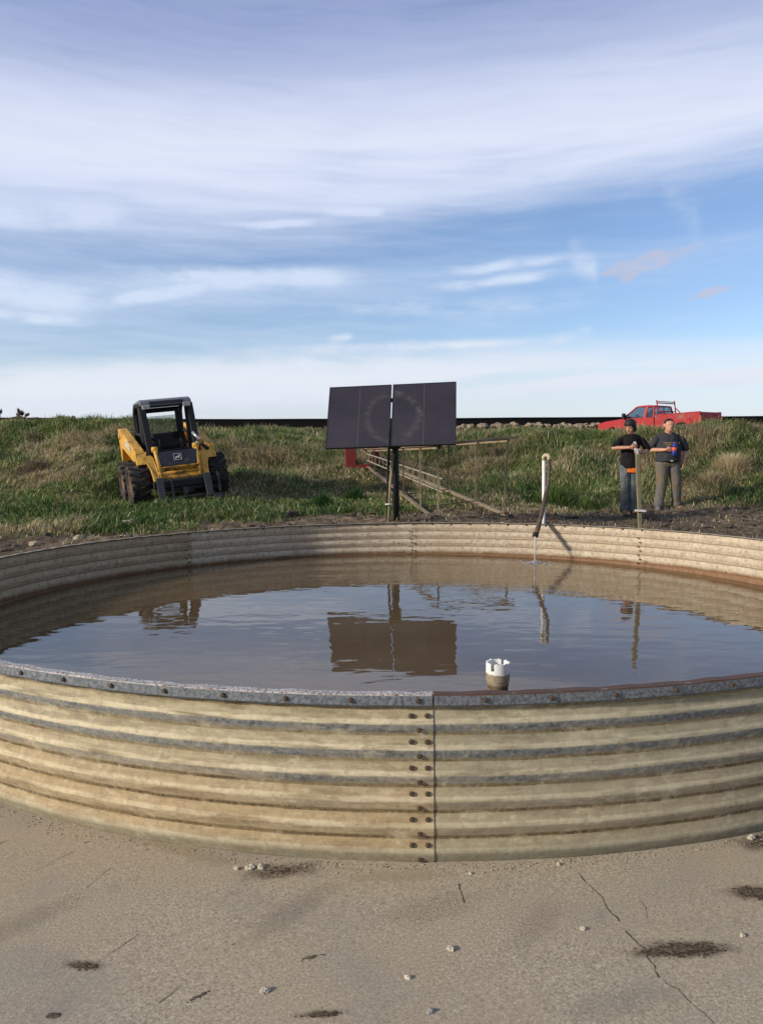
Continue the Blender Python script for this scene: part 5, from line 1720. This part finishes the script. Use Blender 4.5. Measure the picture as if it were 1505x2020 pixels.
# ------------------------------------------------------------------ grass on the bank (one mass nobody could count)
mgr, T = mat_new('grass_blades')
cc = T.n('ShaderNodeVertexColor', layer_name='col')
pb = T.n('ShaderNodeBsdfPrincipled', {'Base Color': cc, 'Roughness': .65, 'Specular IOR Level': .25})
tl = T.n('ShaderNodeBsdfTranslucent', {'Color': cc})
gm = T.n('ShaderNodeMixShader', {0: .32, 1: pb, 2: tl})
T.n('ShaderNodeOutputMaterial', {'Surface': gm})

def blades(x, y, z, h, w, lean, az, col, r):
    """x,y,z roots; h heights; lean 0..1.3 bending; az direction of lean -> verts (n,5,3)"""
    n = len(x)
    fa = az + PI / 2 + r.normal(0, .6, n)
    sx, sy = np.cos(fa) * w / 2, np.sin(fa) * w / 2
    dx, dy = np.cos(az), np.sin(az)
    V = np.empty((n, 5, 3), np.float32)
    m1 = np.sin(lean * .45) * h * .55; z1 = np.cos(lean * .45) * h * .55
    m2 = m1 + np.sin(np.minimum(lean * 1.25, 2.3)) * h * .45; z2 = z1 + np.cos(np.minimum(lean * 1.25, 2.3)) * h * .45
    V[:, 0] = np.stack([x - sx, y - sy, z - .02], 1); V[:, 1] = np.stack([x + sx, y + sy, z - .02], 1)
    V[:, 2] = np.stack([x + dx * m1 + sx * .8, y + dy * m1 + sy * .8, z + z1], 1); V[:, 3] = np.stack([x + dx * m1 - sx * .8, y + dy * m1 - sy * .8, z + z1], 1)
    V[:, 4] = np.stack([x + dx * m2, y + dy * m2, z + np.maximum(z2, .01)], 1)
    C = np.repeat(col[:, None, :], 5, 1)
    return V, C
def blade_mesh(name, VV, CC, mat, parent=None):
    V = np.concatenate(VV); C = np.concatenate(CC)
    n = len(V)
    i = np.arange(n)[:, None] * 5
    q = np.concatenate([i + 0, i + 1, i + 2, i + 3, i + 3, i + 2, i + 4], 1).ravel()
    lt = np.tile([4, 3], n)
    return mesh_np(name, V.reshape(-1, 3), q, lt, mat, parent, color=C.reshape(-1, 3))

GREEN = np.array([lin(92, 112, 52), lin(108, 126, 62), lin(84, 104, 50), lin(124, 134, 80)])
DEEP = np.array([lin(56, 86, 38), lin(68, 100, 44), lin(48, 74, 36)])
TAN = np.array([lin(188, 168, 124), lin(206, 188, 146), lin(164, 146, 106), lin(182, 164, 130)])
BROWN = np.array([lin(118, 104, 80), lin(104, 92, 74), lin(134, 118, 96)])
r = np.random.default_rng(77)
VV, CC = [], []
def pick(pal, n): return pal[r.integers(0, len(pal), n)] * r.uniform(.85, 1.5, (n, 1))
def patches(x, y):
    t = fbm(x, y, .42, 101, 4) * .6 + fbm(x, y, 1.5, 107, 3) * .4          # dry / green patches
    g = fbm(x, y, .75, 131, 4)          # lush / thin
    e = np.clip((y - 16.4) / 5.0, 0, 1)
    dry = np.clip((t - .49) * 7.5 + e * .36 + .04, 0, 1)
    right = np.clip((x - 6.0) / 2.0, 0, 1) * np.clip((y - 16.6) / 1.5, 0, 1)
    dry = np.clip(dry + right * .28, 0, 1)
    lush = np.clip((g - .42) * 4, 0, 1)
    # the lush clump left of the people and the strip along the left edge of the bare ground
    cl = np.exp(-(((x - 3.75) / 1.1) ** 2 + ((y - 16.7) / .8) ** 2)) + .9 * np.exp(-(((x + 5.2) / 2.3) ** 2 + ((y - 14.1) / .8) ** 2)) + .7 * np.exp(-(((x + 2.0) / 1.6) ** 2 + ((y - 15.1) / .5) ** 2)) + .8 * np.exp(-(((x + 1.9) / 1.2) ** 2 + ((y - 18.2) / .7) ** 2))
    dry = np.clip(dry - cl, 0, 1); lush = np.clip(lush + cl, 0, 1)
    return dry, lush, e
def trodden(x, y):
    return np.clip(1.5 * np.exp(-(((x + 1.2) / 2.4) ** 2 + ((y - 16.6) / 1.1) ** 2)) + 1.2 * np.exp(-(((x - SKX) / 1.2) ** 2 + ((y - SKY_) / 1.2) ** 2)) + 1.0 * np.exp(-(((x - 2.0) / 1.4) ** 2 + ((y - 15.6) / .9) ** 2)) + 1.2 * np.exp(-(((x + .6) / .8) ** 2 + ((y - 19.0) / 1.0) ** 2)) + .9 * np.exp(-(((x - 1.0 + (y - 15.0) * .22) / .8) ** 2 + ((y - 16.5) / 2.4) ** 2)), 0, 1)
def field(n, y0, y1):
    y = y0 + (y1 - y0) * r.random(n) ** .85
    x = (r.random(n) * 2 - 1) * (y * .53 + 1.6)
    return x, y
def keep_grass(x, y, soft=.7):
    ed = grass_edge(x) + (fbm(x, y, .9, 40, 3) - .5) * 1.6 + (fbm(x, y, 3.0, 47, 2) - .5) * .9
    return y > ed + r.normal(0, .12, len(x))

# tussocks: many leaning blades round one root
n = 17500
x, y = field(n, 12.2, 25.0)
k = keep_grass(x, y); x, y = x[k], y[k]
dry, lush, e = patches(x, y)
tr_ = trodden(x, y)
k = r.random(len(x)) > tr_ * .85
x, y, dry, lush, e, tr_ = x[k], y[k], dry[k], lush[k], e[k], tr_[k]
nb = 22
m = len(x)
rad = r.uniform(.05, .16, m)
H = (.07 + .14 * lush + .09 * e + .08 * dry * e) * r.uniform(.65, 1.35, m) * (1 - .55 * tr_)
isdry = r.random(m) < np.clip(dry * .92, .04, .92)
px = np.repeat(x, nb) + r.normal(0, 1, m * nb) * np.repeat(rad, nb); py = np.repeat(y, nb) + r.normal(0, 1, m * nb) * np.repeat(rad, nb)
pz = ground_z(px, py)
az = np.arctan2(py - np.repeat(y, nb), px - np.repeat(x, nb)) + r.normal(0, .5, m * nb)
sweep = np.repeat(fbm(x, y, .6, 171, 2), nb) * 9.0
swp = np.repeat(isdry, nb) & (r.random(m * nb) < .6)
az = np.where(swp | (r.random(m * nb) < .45), sweep + r.normal(0, .35, m * nb), az)
hh = np.repeat(H, nb) * r.uniform(.5, 1.25, m * nb)
dr = np.repeat(isdry, nb)
flip = r.random(m * nb)
col = np.where(dr[:, None], np.where((flip < .22)[:, None], pick(BROWN, m * nb), pick(TAN, m * nb)), np.where(np.repeat(lush, nb)[:, None] * .6 > flip[:, None], pick(DEEP, m * nb), pick(GREEN, m * nb)))
col = np.where(((flip > .90) & ~dr)[:, None], pick(TAN, m * nb), col)
lean = np.where(dr, r.uniform(.7, 2.0, m * nb), r.uniform(.5, 1.8, m * nb))
V, C = blades(px, py, pz, hh, np.where(dr, .009, .0125) * r.uniform(.7, 1.4, m * nb), lean, az, col, r)
VV.append(V); CC.append(C)
# long bent mats, swept over in one direction, that give the upper bank its waves
n = 1500
x, y = field(n, 16.6, 24.5)
k = keep_grass(x, y); x, y = x[k], y[k]
dry, lush, e = patches(x, y)
k = (r.random(len(x)) > trodden(x, y) * 1.3) & (fbm(x, y, .8, 211, 3) > .45)
x, y, dry, lush = x[k], y[k], dry[k], lush[k]
m = len(x); nb = 70
swd = np.repeat(fbm(x, y, .35, 171, 2) * 12 + r.normal(0, .25, m), nb)
rad = np.repeat(r.uniform(.10, .28, m), nb)
px = np.repeat(x, nb) + r.normal(0, 1, m * nb) * rad; py = np.repeat(y, nb) + r.normal(0, 1, m * nb) * rad * .8
isd = np.repeat(r.random(m) < np.clip(.10 + dry * .6, 0, .8), nb)
flip = r.random(m * nb)
col = np.where(isd[:, None], np.where((flip < .3)[:, None], pick(BROWN, m * nb), pick(TAN, m * nb)), np.where((flip < .2)[:, None], pick(TAN, m * nb), pick(GREEN, m * nb)))
V, C = blades(px, py, ground_z(px, py) + .02, r.uniform(.14, .32, m * nb), .009 * r.uniform(.7, 1.3, m * nb), r.uniform(.9, 1.9, m * nb), swd + r.normal(0, .4, m * nb), col, r)
VV.append(V); CC.append(C)
# short ground cover between the tussocks
n = 120000
x, y = field(n, 12.0, 25.5)
k = keep_grass(x, y); x, y = x[k], y[k]
dry, lush, e = patches(x, y)
m = len(x)
flip = r.random(m)
col = np.where((flip < dry * .7 + .12)[:, None], np.where((r.random(m) < .5)[:, None], pick(BROWN, m), pick(TAN, m)), pick(GREEN, m))
V, C = blades(x, y, ground_z(x, y), r.uniform(.03, .12, m), .013 * r.uniform(.7, 1.5, m), r.uniform(.2, 1.3, m), r.uniform(0, 2 * PI, m), col, r)
VV.append(V); CC.append(C)
# stray straw and weeds on the bare strip
n = 9000
x, y = field(n, 10.6, 16.5)
m = n
flip = r.random(m)
col = np.where((flip < .6)[:, None], pick(BROWN, m), np.where((flip < .85)[:, None], pick(TAN, m), pick(GREEN, m)))
V, C = blades(x, y, ground_z(x, y) + .01, r.uniform(.03, .09, m), .010 * r.uniform(.7, 1.4, m), r.uniform(.8, 1.7, m), r.uniform(0, 2 * PI, m), col, r)
VV.append(V); CC.append(C)
# tall thin seed stalks along the crest
n = 4200
x, y = field(n, 19.5, 25.5)
col = pick(TAN, n)
dens_ = fbm(x, y, .5, 191, 3) > .44
x, y, col = x[dens_], y[dens_], col[dens_]
m = len(x)
V, C = blades(x, y, ground_z(x, y), r.uniform(.14, .34, m), .0085 * np.ones(m), r.uniform(.05, .7, m), r.uniform(0, 2 * PI, m), col, r)
VV.append(V); CC.append(C)
# pasture beyond the bank
n = 26000
y = 26 + 33 * r.random(n) ** 1.2; x = (r.random(n) * 2 - 1) * (y * .53 + 2)
k = (y < 58.6)
x, y = x[k], y[k]; m = len(x)
flip = r.random(m)
col = np.where((flip < .65)[:, None], pick(TAN, m), np.where((flip < .85)[:, None], pick(BROWN, m), pick(GREEN, m)))
V, C = blades(x, y, ground_z(x, y), r.uniform(.10, .30, m), .03 * np.ones(m), r.uniform(.1, 1.0, m), r.uniform(0, 2 * PI, m), col, r)
VV.append(V); CC.append(C)
go = blade_mesh('grass', VV, CC, mgr)
props(go, 'rough green and straw coloured grass covering the bank behind the tank', 'grass', None, 'stuff')

# single clumps that stand out from the rest
def clump(name, x, y, n, rad, h, pal, lean, label, cat, w=.012, group=None, seed=1):
    q = np.random.default_rng(seed)
    a = q.uniform(0, 2 * PI, n); d = np.abs(q.normal(0, .5, n)) * rad
    px, py = d * np.cos(a), d * np.sin(a)
    z0 = gz(x, y)
    pz = ground_z(px + x, py + y) - z0
    col = pal[q.integers(0, len(pal), n)] * q.uniform(.75, 1.25, (n, 1))
    V, C = blades(px, py, pz, h * q.uniform(.55, 1.15, n) * (1 - .3 * d / rad), w * q.uniform(.7, 1.4, n), np.clip(lean * d / rad * 1.6 + q.uniform(.05, .35, n), 0, 1.7), a + q.normal(0, .3, n), col, q)
    o = blade_mesh(name, [V], [C], mgr)
    o.location = (x, y, z0)
    return props(o, label, cat, group)
clump('grass_tuft', -1.12, 14.95, 900, .30, .30, DEEP * 1.0, 1.0, 'dark green spiky grass tuft nearest the tank, left of the panel mast', 'grass tuft', seed=3)
clump('grass_tuft', -.55, 16.6, 700, .32, .28, DEEP * 1.0, 1.0, 'dark green grass tuft on the slope below the red bracket', 'grass tuft', seed=4)
clump('grass_tuft', 3.55, 16.5, 1500, .55, .38, GREEN, .9, 'tall bright green grass clump on the slope behind the white riser', 'grass tuft', seed=5)
clump('grass_tuft', 4.15, 16.1, 900, .38, .30, GREEN, 1.0, 'bright green grass clump beside the legs of the person in jeans', 'grass tuft', seed=6)
clump('dry_weed', 8.05, 18.3, 1500, .55, .48, TAN, .9, 'tall straw coloured dry weed clump on the bank at the right edge', 'weed', .010, seed=7)
clump('dry_weed', 7.35, 17.7, 1100, .6, .34, np.concatenate([TAN, BROWN]), 1.2, 'flattened tan dry grass clump to the right of the charcoal-shirted person', 'weed', .010, seed=8)
clump('dry_weed', 2.95, 20.6, 900, .40, .36, BROWN, 1.0, 'greyish round dry weed above the hose riser on the slope', 'weed', .010, seed=9)
clump('dry_weed', -7.9, 18.2, 1100, .55, .34, BROWN, 1.1, 'grey brown dry weed patch midway up the slope left of the loader', 'weed', .010, seed=10)

# bare bushes on the far left skyline
m_twig = plain('bare_twigs', lin(92, 80, 70), 0.9, var=.2, scale=5, bump=0)
def bush(x, y, h, w, label, seed):
    q = np.random.default_rng(seed)
    z0 = gz(x, y) - .1
    o = empty('bare_bush', (x, y, z0), (0, 0, 0), label, 'bush', 'bushes on the skyline')
    st = MB(); tw_ = []
    for k in range(9):
        a = q.uniform(0, 2 * PI); d = q.uniform(.2, 1.0) * w * .5
        tip = Vector((d * math.cos(a), d * math.sin(a) * .7, h * q.uniform(.6, 1.0)))
        mid = tip * .5 + Vector((q.normal(0, .06), 0, .1 * h))
        st.tube([(0, 0, 0), mid, tip], [.03, .02, .008], 5)
        for j in range(60):
            t = q.uniform(.35, 1.0)
            p = mid * (1 - t) + tip * t
            tw_.append((p.x, p.y, p.z))
    st.build('stems', m_twig, o)
    P_ = np.array(tw_); P_ = np.repeat(P_, 4, 0); n = len(P_)
    V, C = blades(P_[:, 0], P_[:, 1], P_[:, 2], q.uniform(.1, .3, n) * h, .018 * np.ones(n), q.uniform(.0, 1.5, n), q.uniform(0, 2 * PI, n), BROWN[q.integers(0, 3, n)] * .8, q)
    blade_mesh('twigs', [V], [C], mgr, o)
bush(-27.6, 57.5, 1.15, 2.0, 'bare bush at the left edge of the skyline, leftmost of four', 1)
bush(-26.0, 57.5, .95, 1.7, 'bare bush on the skyline just right of the leftmost one', 2)
bush(-22.3, 57.5, .55, 1.2, 'low pale bare bush on the skyline, third from the left', 3)
bush(-20.0, 57.5, .42, .6, 'smallest dark bare bush on the skyline, nearest the loader', 4)

# stones half buried in the soil between tank and slope
m_st = plain('field_limestone', lin(182, 164, 132), 0.9, var=0.25, scale=7, bump=0.5, dirt=lin(110, 92, 66), dirt_amt=.3)
def stone(x, y, s, label, seed):
    b = MB(); b.blob((0, 0, 0), (s, s * .62, s * .5), 3, .45, 1.2, seed)
    o = b.build('field_stone', m_st, None, smooth=False)
    o.location = (x, y, gz(x, y) + s * .16)
    o.rotation_euler = (0, 0, seed * 1.3)
    props(o, label, 'stone', 'stones in the soil left of the tank')
for args in ((-4.55, 11.9, .10, 'long pale stone in the soil nearest the tank rim on the left', 1), (-4.62, 12.5, .08, 'flat pale stone behind the long one by the left rim', 2),
             (-4.05, 12.75, .12, 'biggest pale stone at the grass edge left of the loader', 3), (-3.45, 13.0, .10, 'pale stone under the grass edge below the loader wheel', 4),
             (-5.05, 11.5, .08, 'brownish stone by the rim at the far left', 5), (-3.9, 11.9, .08, 'pale stone touching the far rim left of the others', 6),
             (-1.25, 16.0, .05, 'tiny pale stone on the trodden grass left of the mast', 7), (-.15, 13.9, .07, 'small pale stone on the bare soil beside the mast', 8),
             (1.95, 12.6, .09, 'grey stone on the bare soil between tower foot and riser', 9), (2.62, 12.0, .12, 'flat tan stone lying behind the rim right of the riser', 10)):
    stone(*args)
# clods of churned mud
b = MB()
q = np.random.default_rng(19)
for k in range(1700):
    x = q.uniform(-7.5, 9.5); y = 10.2 + 6.4 * q.random()
    if y > grass_edge(x) + .3: continue
    if x < 1.5 and q.random() < .45: continue
    s = abs(q.normal(0, .035)) + .012
    b.blob((x, y, gz(x, y) + s * .2), (s * q.uniform(.8, 2.0), s, s * q.uniform(.4, .8)), 1, .5, 1.2, k)
m_clod = plain('mud_clod', lin(84, 70, 56), 0.95, var=0.4, scale=1.2, bump=0.4)
cl = b.build('mud_clods', m_clod, None, smooth=False)
props(cl, 'dark churned mud clods on the bare strip behind the tank', 'mud', None, 'stuff')
